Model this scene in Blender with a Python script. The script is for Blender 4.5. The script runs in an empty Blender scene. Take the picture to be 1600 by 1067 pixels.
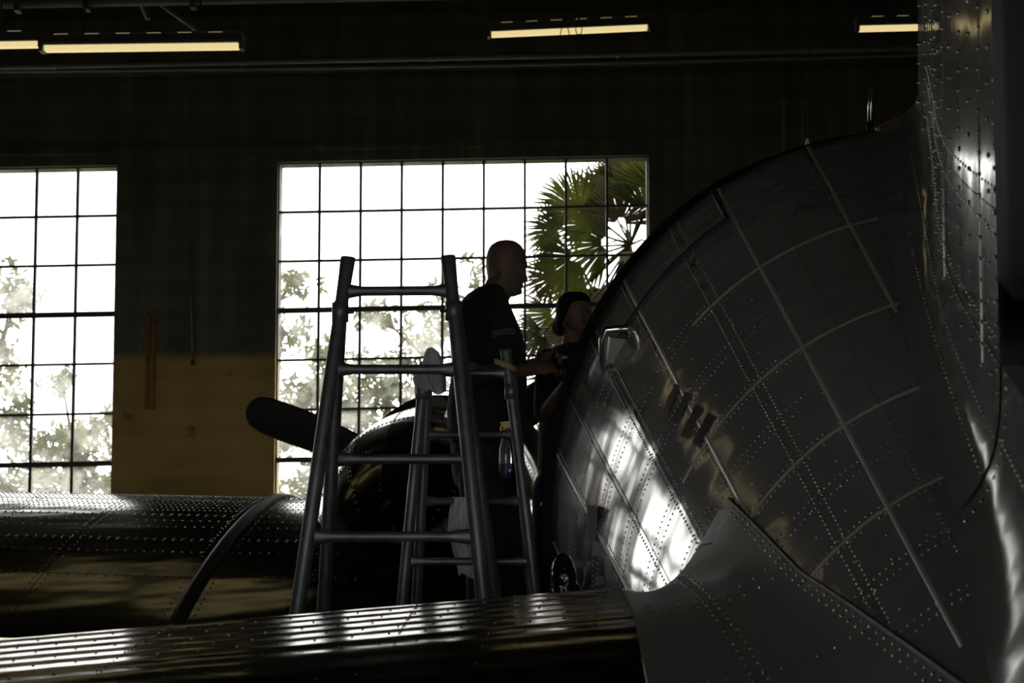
import bpy, bmesh, math, random
from mathutils import Vector, Matrix
R = math.radians
rnd = random.Random(11)
S = bpy.context.scene
COL = S.collection

# ------------------------------------------------------------------ camera, world, sun, exposure
CAMZ, F, PITCH = 1.95, 2400.0, math.atan(0.0744)
cam_d = bpy.data.cameras.new('camera'); cam = bpy.data.objects.new('camera', cam_d); COL.objects.link(cam)
cam.location = (0, 0, CAMZ)
cam.rotation_euler = (R(90) + PITCH, 0, 0)
cam_d.sensor_width = 36; cam_d.lens = 36 * F / 1600
cam_d.clip_start = 0.05; cam_d.clip_end = 400
cam_d.dof.use_dof = True; cam_d.dof.focus_distance = 5.9; cam_d.dof.aperture_fstop = 6.3
S.camera = cam

w = bpy.data.worlds.new('sky'); S.world = w; w.use_nodes = True
nt = w.node_tree; bg = nt.nodes['Background']
bg.inputs['Color'].default_value = (1.0, 0.985, 0.955, 1)
bg.inputs['Strength'].default_value = 4.0

sun_d = bpy.data.lights.new('sun', 'SUN'); sun = bpy.data.objects.new('sun', sun_d); COL.objects.link(sun)
sun_d.energy = 5.0; sun_d.angle = R(1.0); sun_d.color = (1, .93, .8)
sun.rotation_euler = (R(-33), R(14), 0)

S.view_settings.view_transform = 'Standard'; S.view_settings.look = 'None'
S.view_settings.exposure = 0.0; S.view_settings.gamma = 1.0; S.view_settings.use_curve_mapping = False
S.cycles.use_denoising = True
S.cycles.max_bounces = 10; S.cycles.diffuse_bounces = 5; S.cycles.glossy_bounces = 5
S.cycles.transparent_max_bounces = 24
S.cycles.sample_clamp_indirect = 6.0; S.cycles.caustics_reflective = False

FWD = Vector((0, math.cos(PITCH), math.sin(PITCH))); UP = Vector((0, -math.sin(PITCH), math.cos(PITCH)))
CAM = Vector((0, 0, CAMZ))
def at(px, py, Y):
    """world point at depth Y seen at photo pixel (px, py)"""
    d = FWD + Vector(((px - 800) / F, 0, 0)) + UP * ((533.5 - py) / F)
    return CAM + d * (Y / d.y)

# ------------------------------------------------------------------ materials
MATS = {}
def mat(name, color, rough=.6, metal=0.0, noise=None, bump=None, emit=None, spec=.5, sub=None):
    """noise=(scale,(r,g,b) second colour,stretch xyz)  bump=(scale,strength,distance,stretch)"""
    if name in MATS: return MATS[name]
    m = bpy.data.materials.new(name); m.use_nodes = True
    n = m.node_tree; b = n.nodes['Principled BSDF']
    b.inputs['Base Color'].default_value = (*color, 1); b.inputs['Roughness'].default_value = rough
    b.inputs['Metallic'].default_value = metal; b.inputs['Specular IOR Level'].default_value = spec
    tc = n.nodes.new('ShaderNodeTexCoord')
    def nz(scale, stretch, detail=5):
        mp = n.nodes.new('ShaderNodeMapping'); mp.inputs['Scale'].default_value = stretch
        n.links.new(tc.outputs['Object'], mp.inputs['Vector'])
        t = n.nodes.new('ShaderNodeTexNoise'); t.inputs['Scale'].default_value = scale; t.inputs['Detail'].default_value = detail
        n.links.new(mp.outputs['Vector'], t.inputs['Vector']); return t
    if noise:
        t = nz(noise[0], noise[2] if len(noise) > 2 else (1, 1, 1))
        r = n.nodes.new('ShaderNodeValToRGB'); r.color_ramp.elements[0].position = .35; r.color_ramp.elements[1].position = .68
        r.color_ramp.elements[0].color = (*color, 1); r.color_ramp.elements[1].color = (*noise[1], 1)
        n.links.new(t.outputs['Fac'], r.inputs['Fac']); n.links.new(r.outputs['Color'], b.inputs['Base Color'])
    if bump:
        t = nz(bump[0], bump[3] if len(bump) > 3 else (1, 1, 1), bump[4] if len(bump) > 4 else 2)
        bp = n.nodes.new('ShaderNodeBump'); bp.inputs['Strength'].default_value = bump[1]; bp.inputs['Distance'].default_value = bump[2]
        n.links.new(t.outputs['Fac'], bp.inputs['Height']); n.links.new(bp.outputs['Normal'], b.inputs['Normal'])
    if emit:
        b.inputs['Emission Color'].default_value = (*emit[0], 1); b.inputs['Emission Strength'].default_value = emit[1]
    MATS[name] = m; return m

M_skin = mat('polished_aluminium', (.60, .60, .60), .13, .62, noise=(9, (.55, .545, .54)), bump=(2.1, .42, .024, (1, 1.9, 1), 1.5))
M_fillet = mat('dull_aluminium', (.46, .46, .47), .34, .66, noise=(14, (.44, .44, .45)), bump=(4, .4, .03))
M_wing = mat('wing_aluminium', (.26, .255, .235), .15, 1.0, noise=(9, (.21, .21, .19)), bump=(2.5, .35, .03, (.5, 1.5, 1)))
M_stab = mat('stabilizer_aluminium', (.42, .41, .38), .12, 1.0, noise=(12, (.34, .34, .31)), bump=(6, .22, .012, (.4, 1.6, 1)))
M_rivet = mat('rivet_aluminium', (.75, .75, .73), .25, 1.0)
M_seam = mat('seam_aluminium', (.58, .58, .58), .38, .35)
M_cowl = mat('cowling_black_paint', (.012, .012, .013), .45)
M_black = mat('black_rubber', (.008, .008, .009), .5)
M_prop = mat('propeller_black', (.006, .006, .006), .65)
M_rudder = mat('rudder_dark_blue_fabric', (.016, .019, .034), .7, spec=.12)
M_ladder = mat('ladder_aluminium', (.21, .22, .24), .5, .7, noise=(18, (.14, .15, .16)), bump=(40, .15, .002))
M_glassclear = None
M_chrome = mat('chrome', (.8, .8, .8), .08, 1.0)
M_paintblk = mat('lettering_black', (.006, .006, .006), .4)
M_red = mat('beacon_red', (.35, .02, .012), .25)
M_rag = mat('rag_cotton', (.62, .62, .66), .95, bump=(70, .3, .004))
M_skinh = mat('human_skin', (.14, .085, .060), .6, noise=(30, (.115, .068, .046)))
M_hair = mat('dark_hair', (.012, .009, .007), .85, spec=.1, bump=(90, .5, .004, (1, 1, .15)))
M_grey_hair = mat('cropped_grey_hair', (.16, .15, .14), .7, bump=(160, .4, .002))
M_shirt = mat('black_cotton', (.012, .012, .014), .9, bump=(25, .3, .01))
M_white_print = mat('shirt_print', (.22, .22, .23), .9)
M_jeans = mat('dark_denim', (.012, .016, .030), .9, bump=(30, .3, .008))
M_shoe = mat('shoe_leather', (.02, .016, .012), .5)
M_wood = mat('scaffold_wood', (.10, .075, .045), .8, noise=(6, (.07, .05, .03), (1, 8, 8)))
M_steel = mat('painted_steel_dark', (.035, .036, .034), .6)
M_sash = mat('window_steel', (.035, .035, .038), .55)
M_pipe = mat('conduit_paint', (.22, .22, .19), .5, noise=(10, (.16, .16, .14)))
M_floor = mat('hangar_concrete_floor', (.13, .125, .115), .4, noise=(1.2, (.09, .087, .08)))
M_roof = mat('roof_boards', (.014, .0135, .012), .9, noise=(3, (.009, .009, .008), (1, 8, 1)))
M_backwall = mat('back_wall_paint', (.33, .33, .31), .85, noise=(1.0, (.26, .26, .245)))
M_tube = mat('fluorescent_diffuser', (.9, .85, .6), .5, emit=((1.0, .80, .38), .80))
M_slot = mat('lamp_slot_glow', (.9, .85, .6), .5, emit=((1.0, .78, .36), .16))
M_lampbody = mat('lamp_housing', (.045, .045, .05), .5)
M_leather = mat('dark_plastic', (.012, .012, .014), .35)
M_yellow = mat('yellow_plastic', (.55, .42, .04), .4)
M_strap = mat('pale_yellow_webbing', (.42, .38, .16), .8)
M_bark = mat('bark', (.09, .07, .05), .9, noise=(8, (.05, .04, .03), (1, 1, .3)), bump=(20, .6, .03))
M_ground = mat('outdoor_ground', (.16, .15, .10), .95, noise=(.6, (.08, .10, .04)))
M_fibre = mat('palm_trunk_fibre', (.07, .05, .03), .95, bump=(12, .8, .05))
M_deadleaf = mat('dead_frond', (.035, .024, .012), .9)

def leaf_mat(name, c1, c2, tr=.55):
    m = bpy.data.materials.new(name); m.use_nodes = True; n = m.node_tree
    for x in list(n.nodes): n.nodes.remove(x)
    out = n.nodes.new('ShaderNodeOutputMaterial'); mx = n.nodes.new('ShaderNodeMixShader'); mx.inputs[0].default_value = tr
    d = n.nodes.new('ShaderNodeBsdfDiffuse'); t = n.nodes.new('ShaderNodeBsdfTranslucent')
    tc = n.nodes.new('ShaderNodeTexCoord'); nz = n.nodes.new('ShaderNodeTexNoise'); nz.inputs['Scale'].default_value = 1.7
    r = n.nodes.new('ShaderNodeValToRGB'); r.color_ramp.elements[0].color = (*c1, 1); r.color_ramp.elements[1].color = (*c2, 1)
    r.color_ramp.elements[0].position = .35; r.color_ramp.elements[1].position = .65
    n.links.new(tc.outputs['Object'], nz.inputs['Vector']); n.links.new(nz.outputs['Fac'], r.inputs['Fac'])
    n.links.new(r.outputs['Color'], d.inputs['Color']); n.links.new(r.outputs['Color'], t.inputs['Color'])
    n.links.new(d.outputs[0], mx.inputs[1]); n.links.new(t.outputs[0], mx.inputs[2]); n.links.new(mx.outputs[0], out.inputs[0])
    return m
M_leaf = leaf_mat('broad_leaves', (.06, .08, .03), (.14, .15, .06))
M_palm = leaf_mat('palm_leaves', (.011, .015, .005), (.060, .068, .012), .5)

# dirty window glass: clear with a film of dust that scatters the daylight
def glass_mat():
    m = bpy.data.materials.new('dusty_window_glass'); m.use_nodes = True; n = m.node_tree
    for x in list(n.nodes): n.nodes.remove(x)
    out = n.nodes.new('ShaderNodeOutputMaterial'); mx = n.nodes.new('ShaderNodeMixShader')
    tp = n.nodes.new('ShaderNodeBsdfTransparent'); tr = n.nodes.new('ShaderNodeBsdfTranslucent'); tr.inputs['Color'].default_value = (.9, .9, .86, 1)
    geo = n.nodes.new('ShaderNodeNewGeometry'); oi = n.nodes.new('ShaderNodeObjectInfo')
    a = n.nodes.new('ShaderNodeTexNoise'); a.inputs['Scale'].default_value = 4.2; a.inputs['Detail'].default_value = 3
    b = n.nodes.new('ShaderNodeTexNoise'); b.inputs['Scale'].default_value = 38; b.inputs['Detail'].default_value = 2
    n.links.new(geo.outputs['Position'], a.inputs['Vector']); n.links.new(geo.outputs['Position'], b.inputs['Vector'])
    ra = n.nodes.new('ShaderNodeValToRGB'); ra.color_ramp.elements[0].position = .42; ra.color_ramp.elements[1].position = .62
    n.links.new(a.outputs['Fac'], ra.inputs['Fac'])
    rb = n.nodes.new('ShaderNodeValToRGB'); rb.color_ramp.elements[0].position = .55; rb.color_ramp.elements[1].position = .68
    n.links.new(b.outputs['Fac'], rb.inputs['Fac'])
    # film amount = .06 + random*.16 + blotch*.30 ; clear specks punched through
    m1 = n.nodes.new('ShaderNodeMath'); m1.operation = 'MULTIPLY_ADD'; m1.inputs[1].default_value = .12; m1.inputs[2].default_value = .016
    n.links.new(ra.outputs['Color'], m1.inputs[0])
    m2 = n.nodes.new('ShaderNodeMath'); m2.operation = 'MULTIPLY_ADD'; m2.inputs[1].default_value = .045
    n.links.new(oi.outputs['Random'], m2.inputs[0]); n.links.new(m1.outputs[0], m2.inputs[2])
    m3 = n.nodes.new('ShaderNodeMath'); m3.operation = 'MULTIPLY_ADD'; m3.inputs[1].default_value = -.6; m3.inputs[2].default_value = 1
    n.links.new(rb.outputs['Color'], m3.inputs[0])
    m4 = n.nodes.new('ShaderNodeMath'); m4.operation = 'MULTIPLY'; n.links.new(m2.outputs[0], m4.inputs[0]); n.links.new(m3.outputs[0], m4.inputs[1])
    sx = n.nodes.new('ShaderNodeSeparateXYZ'); n.links.new(geo.outputs['Position'], sx.inputs[0])
    mr = n.nodes.new('ShaderNodeMapRange'); mr.inputs[1].default_value = -.75; mr.inputs[2].default_value = .25; mr.inputs[3].default_value = 1; mr.inputs[4].default_value = .008
    n.links.new(sx.outputs['X'], mr.inputs[0])
    m6 = n.nodes.new('ShaderNodeMath'); m6.operation = 'MULTIPLY'; n.links.new(m4.outputs[0], m6.inputs[0]); n.links.new(mr.outputs[0], m6.inputs[1])
    n.links.new(m6.outputs[0], mx.inputs[0]); n.links.new(tp.outputs[0], mx.inputs[1]); n.links.new(tr.outputs[0], mx.inputs[2])
    n.links.new(mx.outputs[0], out.inputs[0]); return m
M_glass = glass_mat()

# board-marked concrete: dark upper wall, ochre painted dado below 2.8 m
def wall_mat(name, dado):
    m = bpy.data.materials.new(name); m.use_nodes = True; n = m.node_tree; b = n.nodes['Principled BSDF']; b.inputs['Roughness'].default_value = .85
    tc = n.nodes.new('ShaderNodeTexCoord'); geo = n.nodes.new('ShaderNodeNewGeometry')
    def noise(scale, st, det=5):
        mp = n.nodes.new('ShaderNodeMapping'); mp.inputs['Scale'].default_value = st
        n.links.new(geo.outputs['Position'], mp.inputs['Vector'])
        t = n.nodes.new('ShaderNodeTexNoise'); t.inputs['Scale'].default_value = scale; t.inputs['Detail'].default_value = det
        n.links.new(mp.outputs['Vector'], t.inputs['Vector']); return t
    def ramp(src, p0, c0, p1, c1):
        r = n.nodes.new('ShaderNodeValToRGB'); r.color_ramp.elements[0].position = p0; r.color_ramp.elements[1].position = p1
        r.color_ramp.elements[0].color = (*c0, 1); r.color_ramp.elements[1].color = (*c1, 1); n.links.new(src, r.inputs['Fac']); return r
    up = ramp(noise(2.0, (1, 1, .35)).outputs['Fac'], .35, (.10, .095, .066), .7, (.155, .146, .105))
    st = ramp(noise(3.2, (2.6, 1, .12)).outputs['Fac'], .45, (.75, .75, .75), .75, (1.25, 1.22, 1.15))
    mu = n.nodes.new('ShaderNodeMix'); mu.data_type = 'RGBA'; mu.blend_type = 'MULTIPLY'; mu.inputs[0].default_value = 1
    n.links.new(up.outputs['Color'], mu.inputs[6]); n.links.new(st.outputs['Color'], mu.inputs[7])
    last = mu.outputs[2]
    if dado:
        lo = ramp(noise(1.5, (1, 1, 1)).outputs['Fac'], .35, (.36, .25, .075), .7, (.46, .33, .11))
        sp = ramp(noise(4.5, (1, 1, 1), 4).outputs['Fac'], .66, (1, 1, 1), .76, (.28, .28, .27))
        m5 = n.nodes.new('ShaderNodeMix'); m5.data_type = 'RGBA'; m5.blend_type = 'MULTIPLY'; m5.inputs[0].default_value = 1
        n.links.new(lo.outputs['Color'], m5.inputs[6]); n.links.new(sp.outputs['Color'], m5.inputs[7])
        sx = n.nodes.new('ShaderNodeSeparateXYZ'); n.links.new(geo.outputs['Position'], sx.inputs[0])
        e = noise(6, (1, 1, 1), 3); ad = n.nodes.new('ShaderNodeMath'); ad.operation = 'MULTIPLY_ADD'; ad.inputs[1].default_value = .10
        n.links.new(e.outputs['Fac'], ad.inputs[0]); n.links.new(sx.outputs['Z'], ad.inputs[2])
        mr = n.nodes.new('ShaderNodeMapRange'); mr.inputs[1].default_value = 2.95; mr.inputs[2].default_value = 3.05
        n.links.new(ad.outputs[0], mr.inputs[0])
        fx = n.nodes.new('ShaderNodeMix'); fx.data_type = 'RGBA'
        n.links.new(mr.outputs[0], fx.inputs[0]); n.links.new(m5.outputs[2], fx.inputs[6]); n.links.new(last, fx.inputs[7]); last = fx.outputs[2]
    n.links.new(last, b.inputs['Base Color'])
    wv = n.nodes.new('ShaderNodeTexWave'); wv.bands_direction = 'Z'; wv.inputs['Scale'].default_value = 1.1; wv.inputs['Distortion'].default_value = .5
    n.links.new(geo.outputs['Position'], wv.inputs['Vector'])
    bp = n.nodes.new('ShaderNodeBump'); bp.inputs['Strength'].default_value = .5; bp.inputs['Distance'].default_value = .02
    n.links.new(wv.outputs['Fac'], bp.inputs['Height']); n.links.new(bp.outputs['Normal'], b.inputs['Normal'])
    return m
M_wall = wall_mat('board_marked_concrete', True)
M_beam = wall_mat('dark_concrete', False)

# ------------------------------------------------------------------ mesh helpers
class MB:
    def __init__(s): s.v = []; s.f = []
    def add(s, vs, fs):
        o = len(s.v); s.v += [tuple(x) for x in vs]; s.f += [tuple(i + o for i in f) for f in fs]; return s
    def box(s, a, b, ax=None):
        x0, y0, z0 = a; x1, y1, z1 = b
        vs = [(x0,y0,z0),(x1,y0,z0),(x1,y1,z0),(x0,y1,z0),(x0,y0,z1),(x1,y0,z1),(x1,y1,z1),(x0,y1,z1)]
        return s.add(vs, [(0,3,2,1),(4,5,6,7),(0,1,5,4),(1,2,6,5),(2,3,7,6),(3,0,4,7)])
    def hexa(s, p):   # 8 points, bottom loop then top loop
        return s.add(p, [(0,3,2,1),(4,5,6,7),(0,1,5,4),(1,2,6,5),(2,3,7,6),(3,0,4,7)])
    def tube(s, pts, rad, n=10, flat=None, cap=True, ref=None):
        """rad: list of r or (ra, rb); ref: direction of ra"""
        pts = [Vector(p) for p in pts]
        if not isinstance(rad, (list, tuple)): rad = [rad] * len(pts)
        loops = []; up = Vector(ref) if ref else None
        for i, p in enumerate(pts):
            t = (pts[min(i+1, len(pts)-1)] - pts[max(i-1, 0)]).normalized()
            if up is None: up = Vector((0, 0, 1)) if abs(t.z) < .9 else Vector((1, 0, 0))
            u = (up - t * up.dot(t)).normalized(); v = t.cross(u); up = u
            r = rad[i]; ra, rb = r if isinstance(r, (list, tuple)) else (r, r)
            loops.append([p + u * ra * math.cos(2*math.pi*k/n) + v * rb * math.sin(2*math.pi*k/n) for k in range(n)])
        return s.loft(loops, cap)
    def loft(s, loops, cap=True, closed=True):
        n = len(loops[0]); o = len(s.v)
        for l in loops: s.v += [tuple(x) for x in l]
        for i in range(len(loops) - 1):
            for k in range(n if closed else n - 1):
                a = o + i*n + k; b = o + i*n + (k+1) % n
                s.f.append((a, b, b + n, a + n))
        if cap and closed:
            s.f.append(tuple(o + k for k in range(n))[::-1]); s.f.append(tuple(o + (len(loops)-1)*n + k for k in range(n)))
        return s
    def ball(s, c, r, n=12, m=8, rot=None):
        c = Vector(c); rx, ry, rz = r if isinstance(r, (list, tuple)) else (r, r, r); loops = []
        for i in range(m + 1):
            th = math.pi * (0.02 + .96 * i / m)
            l = []
            for k in range(n):
                q = Vector((rx*math.sin(th)*math.cos(2*math.pi*k/n), ry*math.sin(th)*math.sin(2*math.pi*k/n), -rz*math.cos(th)))
                l.append(c + (rot @ q if rot else q))
            loops.append(l)
        return s.loft(loops)
    def grid(s, fn, us, vs):
        o = len(s.v); nv = len(vs)
        for u in us:
            for v in vs: s.v.append(tuple(fn(u, v)))
        for i in range(len(us) - 1):
            for j in range(nv - 1):
                a = o + i*nv + j; s.f.append((a, a+1, a+nv+1, a+nv))
        return s
    def mesh(s, name, m, smooth=True):
        me = bpy.data.meshes.new(name); me.from_pydata(s.v, [], s.f); me.update()
        if m: me.materials.append(m)
        if smooth: me.polygons.foreach_set('use_smooth', [True] * len(me.polygons))
        return me
    def build(s, name, m, parent=None, smooth=True, fix=True, **kw):
        me = s.mesh(name, m, smooth)
        if fix:
            b = bmesh.new(); b.from_mesh(me); bmesh.ops.recalc_face_normals(b, faces=b.faces); b.to_mesh(me); b.free()
        return link(name, me, parent, **kw)
    def blob(s, name, m, parent=None, voxel=.008, iters=2, **kw):
        """merge the closed shapes into one continuous skin"""
        me = s.mesh(name, m); b = bmesh.new(); b.from_mesh(me); bmesh.ops.recalc_face_normals(b, faces=b.faces); b.to_mesh(me); b.free()
        o = bpy.data.objects.new('tmp', me); COL.objects.link(o)
        md = o.modifiers.new('r', 'REMESH'); md.mode = 'VOXEL'; md.voxel_size = voxel; md.use_smooth_shade = True
        sm = o.modifiers.new('s', 'SMOOTH'); sm.iterations = iters; sm.factor = .5
        dg = bpy.context.evaluated_depsgraph_get(); ev = o.evaluated_get(dg)
        me2 = bpy.data.meshes.new_from_object(ev); me2.name = name
        bpy.data.objects.remove(o); bpy.data.meshes.remove(me)
        if not me2.materials: me2.materials.append(m)
        me2.polygons.foreach_set('use_smooth', [True] * len(me2.polygons))
        return link(name, me2, parent, **kw)

def link(name, me, parent=None, kind=None, label=None, cat=None, group=None, loc=None):
    o = bpy.data.objects.new(name, me); COL.objects.link(o)
    if parent is not None:
        o.parent = parent; o.matrix_parent_inverse = Matrix.Translation(-parent_world(parent))
    if loc is not None: o.location = loc
    return tag(o, label, cat, group, kind)
def parent_world(p):
    v = Vector((0, 0, 0))
    # every Empty is placed without rotation; meshes below it are written in world coordinates
    if p.type == 'EMPTY': v = Vector(p.location)
    return v
def tag(o, label=None, cat=None, group=None, kind=None):
    if label: o['label'] = label
    if cat: o['category'] = cat
    if group: o['group'] = group
    if kind: o['kind'] = kind
    return o
def thing(name, label, cat, loc, group=None):
    o = bpy.data.objects.new(name, None); COL.objects.link(o); o.location = loc; o.empty_display_size = .1
    return tag(o, label, cat, group)
def lerp(a, b, t): return a + (b - a) * t
def lin(a, b, n): return [a + (b - a) * i / (n - 1) for i in range(n)]
def interp(tab, x):
    if x <= tab[0][0]: return tab[0][1]
    for (x0, y0), (x1, y1) in zip(tab, tab[1:]):
        if x <= x1: return y0 + (y1 - y0) * (x - x0) / (x1 - x0)
    return tab[-1][1]

# ------------------------------------------------------------------ hangar shell
WY = 15.5                      # inner face of the window wall
SL = 0.019                     # the window wall's courses run very slightly uphill to the right
def wz(py, px=431): p = at(px, py, WY); return p.z - SL * p.x
def wx(px): return at(px, 500, WY).x
PW = (wx(1015) - wx(431)) / 9
ZT = wz(253); PH = (wz(253) - wz(719)) / 6; NROW = 10; ZB = ZT - PH * NROW
XL, XR, YB, ZC = -14.5, 11.5, -10.0, 9.0
def skew(mb): mb.v = [(x, y, z + SL * x) for x, y, z in mb.v]; return mb
wins = [(wx(431), wx(431) + 9*PW), (wx(178) - 9*PW, wx(178)), (wx(178) - 9*PW - 2.62 + 1.0 - 9*PW, wx(178) - 9*PW - 1.62)]
wins_sorted = sorted(wins)
wb = MB(); WT = .35
x = XL - .4
for a, b in wins_sorted + [(XR + .4, None)]:
    wb.box((x, WY, -.5), (a, WY + WT, ZT)); x = b
for a, b in wins: wb.box((a, WY, -.5), (b, WY + WT, ZB))
wb.box((XL - .4, WY, ZT), (XR + .4, WY + WT, ZC + .6))
skew(wb).build('wall_front', M_wall, smooth=False, kind='structure')
MB().box((XL - .3, YB, 0), (XL, WY, ZC)).build('wall_left', M_backwall, smooth=False, kind='structure')
MB().box((XR, YB, 0), (XR + .3, WY, ZC)).build('wall_right', M_backwall, smooth=False, kind='structure')
DX0, DX1, DZ = -4.0, 2.6, 4.2      # unseen open doorway behind the viewer, added to let in fill light
bw = MB(); bw.box((XL - .3, YB - .3, 0), (DX0, YB, ZC)); bw.box((DX1, YB - .3, 0), (XR + .3, YB, ZC)); bw.box((DX0, YB - .3, DZ), (DX1, YB, ZC))
bw.build('wall_back', M_backwall, smooth=False, kind='structure')
MB().box((XL - .3, YB - .3, -.2), (XR + .3, WY + .3, 0)).build('floor', M_floor, smooth=False, kind='structure')
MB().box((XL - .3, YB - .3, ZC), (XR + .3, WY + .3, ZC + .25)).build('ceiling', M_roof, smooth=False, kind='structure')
# deep lintel beam above the windows, with a dark soffit
zb0 = wz(131, 431); zb1 = zb0 + .62
skew(MB().box((XL, WY - .28, zb0 + .10), (XR, WY - .002, zb1))).build('trim_1', M_beam, smooth=False, kind='structure')
skew(MB().box((XL, WY - .05, ZT - .02 + .13), (XR, WY - .001, ZT + .17))).build('trim_2', M_wall, smooth=False, kind='structure')
# roof beams
for i, yy in enumerate((13.2, 8.2, 3.2, -2.0, -7.5)):
    b = MB(); b.box((XL, yy - .12, 7.9), (XR, yy + .12, 7.96)); b.box((XL, yy - .02, 7.96), (XR, yy + .02, 8.9)); b.box((XL, yy - .12, 8.9), (XR, yy + .12, 8.98))
    b.build('trim_%d' % (i + 3), M_steel, smooth=False, kind='structure')
# diagonal roof braces
br = MB()
for px0, py0, px1, py1 in ((250, 5, 310, 48), (200, -40, 232, 30)):
    br.tube([at(px0, py0, 12.5), at(px1, py1, 12.5)], .022, 6)
p0 = at(310, 48, 12.5); br.tube([at(250, 5, 12.5), at(250, 5, 12.5) + Vector((-.6, 0, .8))], .022, 6)
br.build('trim_8', M_pipe, kind='structure')

# windows: frame + bars + panes
pane_me = MB().box((.012, -.002, .012), (PW - .012, .002, PH - .012)).mesh('window_pane', M_glass, False)
for wi, (a, b) in enumerate(sorted(wins, key=lambda q: -q[1])):
    root = tag(bpy.data.objects.new('window_%d' % (wi + 1), None), kind='structure'); COL.objects.link(root); root.location = (a, WY + .1, ZB + SL*a)
    fr = MB(); yf = WY + .1
    fr.box((a - .03, yf - .03, ZB), (a + .014, yf + .03, ZT + .01)); fr.box((b - .014, yf - .03, ZB), (b + .03, yf + .03, ZT + .01))
    fr.box((a, yf - .03, ZT - .012), (b, yf + .03, ZT + .02)); fr.box((a, yf - .03, ZB - .02), (b, yf + .03, ZB + .014))
    skew(fr).build('frame', M_sash, root, smooth=False)
    for i in range(1, 9):
        xx = a + i*PW
        skew(MB().box((xx - .0135, yf - .018, ZB), (xx + .0135, yf + .018, ZT))).build('glazing_bar', M_sash, root, smooth=False)
    for j in range(1, NROW):
        zz = ZT - j*PH; h = .026 if j in (3, 6, 9) else .012
        skew(MB().box((a, yf - .02 - (.02 if h > .02 else 0), zz - h), (b, yf + .02, zz + h))).build('transom_bar' if h > .02 else 'glazing_bar', M_sash, root, smooth=False)
    if wi < 2:
        for i in range(9):
            for j in range(NROW):
                o = bpy.data.objects.new('pane', pane_me); COL.objects.link(o); o.parent = root
                xx = a + i*PW; o.location = (i*PW, rnd.uniform(-.002, .002), (NROW - 1 - j)*PH + SL*(xx - a) )
    else:
        skew(MB().box((a, yf - .002, ZB), (b, yf + .002, ZT))).build('pane', M_glass, root, smooth=False)

# ------------------------------------------------------------------ services on the wall
def pipe_h(name, label, py0, py1, Y, r, sag=0, x0=-60, x1=1700, n=12):
    pts = []
    for i in range(n + 1):
        t = i / n; px = lerp(x0, x1, t); py = lerp(py0, py1, t) + sag * math.sin(math.pi * t)
        pts.append(at(px, py, Y))
    root = thing(name, label, 'pipe', pts[0])
    MB().tube(pts, r, 10).build('pipe_run', M_pipe, root)
    for i in range(1, n, 2):
        d = (pts[i+1] - pts[i]).normalized()
        MB().tube([pts[i] - d*.03, pts[i] + d*.03], r * 1.22, 10).build('coupling', M_pipe, root)
    return root
pipe_h('overhead_pipe', 'upper of two long grey pipes under the roof, thicker one', 106, 70, 14.8, .030)
pipe_h('overhead_pipe', 'lower of two long grey pipes under the roof, thinner and sagging', 112, 78, 14.85, .018, sag=6)
# roof rail at top left
pa, pb = at(-40, 8, 12), at(1100, -14, 12)
r_ = thing('roof_rail', 'grey steel rail along the top edge above the left lamps', 'rail', pa)
MB().tube([pa, pb], (.035), 4).build('rail_bar', M_pipe, r_)
for px in (28, 136, 302):
    p = at(px, 8 - (px/1140)*22, 12); MB().box((p.x - .02, p.y - .05, p.z - .06), (p.x + .02, p.y + .05, p.z + .8)).build('hanger', M_steel, r_, smooth=False)
for px, wd, yb, lab in ((1223, .03, 420, 'wider vertical conduit on the dark wall above the fuselage'), (1253, .018, 420, 'thinner vertical conduit on the dark wall above the fuselage')):
    a, b = at(px, 95, WY - .05), at(px, yb, WY - .05); b.x = a.x
    c = thing('wall_conduit', lab, 'conduit', b)
    MB().tube([a, b], wd, 8).build('tube', M_pipe, c)
    for t in (.2, .6): p = a.lerp(b, t); MB().box((p.x - wd*1.5, p.y - wd*.9, p.z - .015), (p.x + wd*1.5, WY - .001, p.z + .015)).build('clip', M_pipe, c, smooth=False)
a, b = at(298, 383, WY - .03), at(301, 560, WY - .03)
c = thing('wall_conduit', 'thin conduit hanging down the pier to a round dark end', 'conduit', b)
MB().tube([a, b], .014, 8).build('tube', mat('conduit_tan', (.16, .14, .08), .6), c)
MB().ball(at(301, 566, WY - .035), (.026, .026, .03), 10, 6).build('end_box', M_steel, c)
a, b = at(232, 494, WY - .015), at(230, 640, WY - .015)
c = thing('rusty_strip', 'pair of rusty brown strips fixed to the pier beside the left window', 'strip', b)
for dx in (0, .06): MB().box((a.x + dx - .02, a.y - .012, b.z), (a.x + dx + .02, WY - .001, a.z)).build('strip', mat('rust', (.16, .075, .012), .8, noise=(9, (.26, .15, .03))), c, smooth=False)

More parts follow.
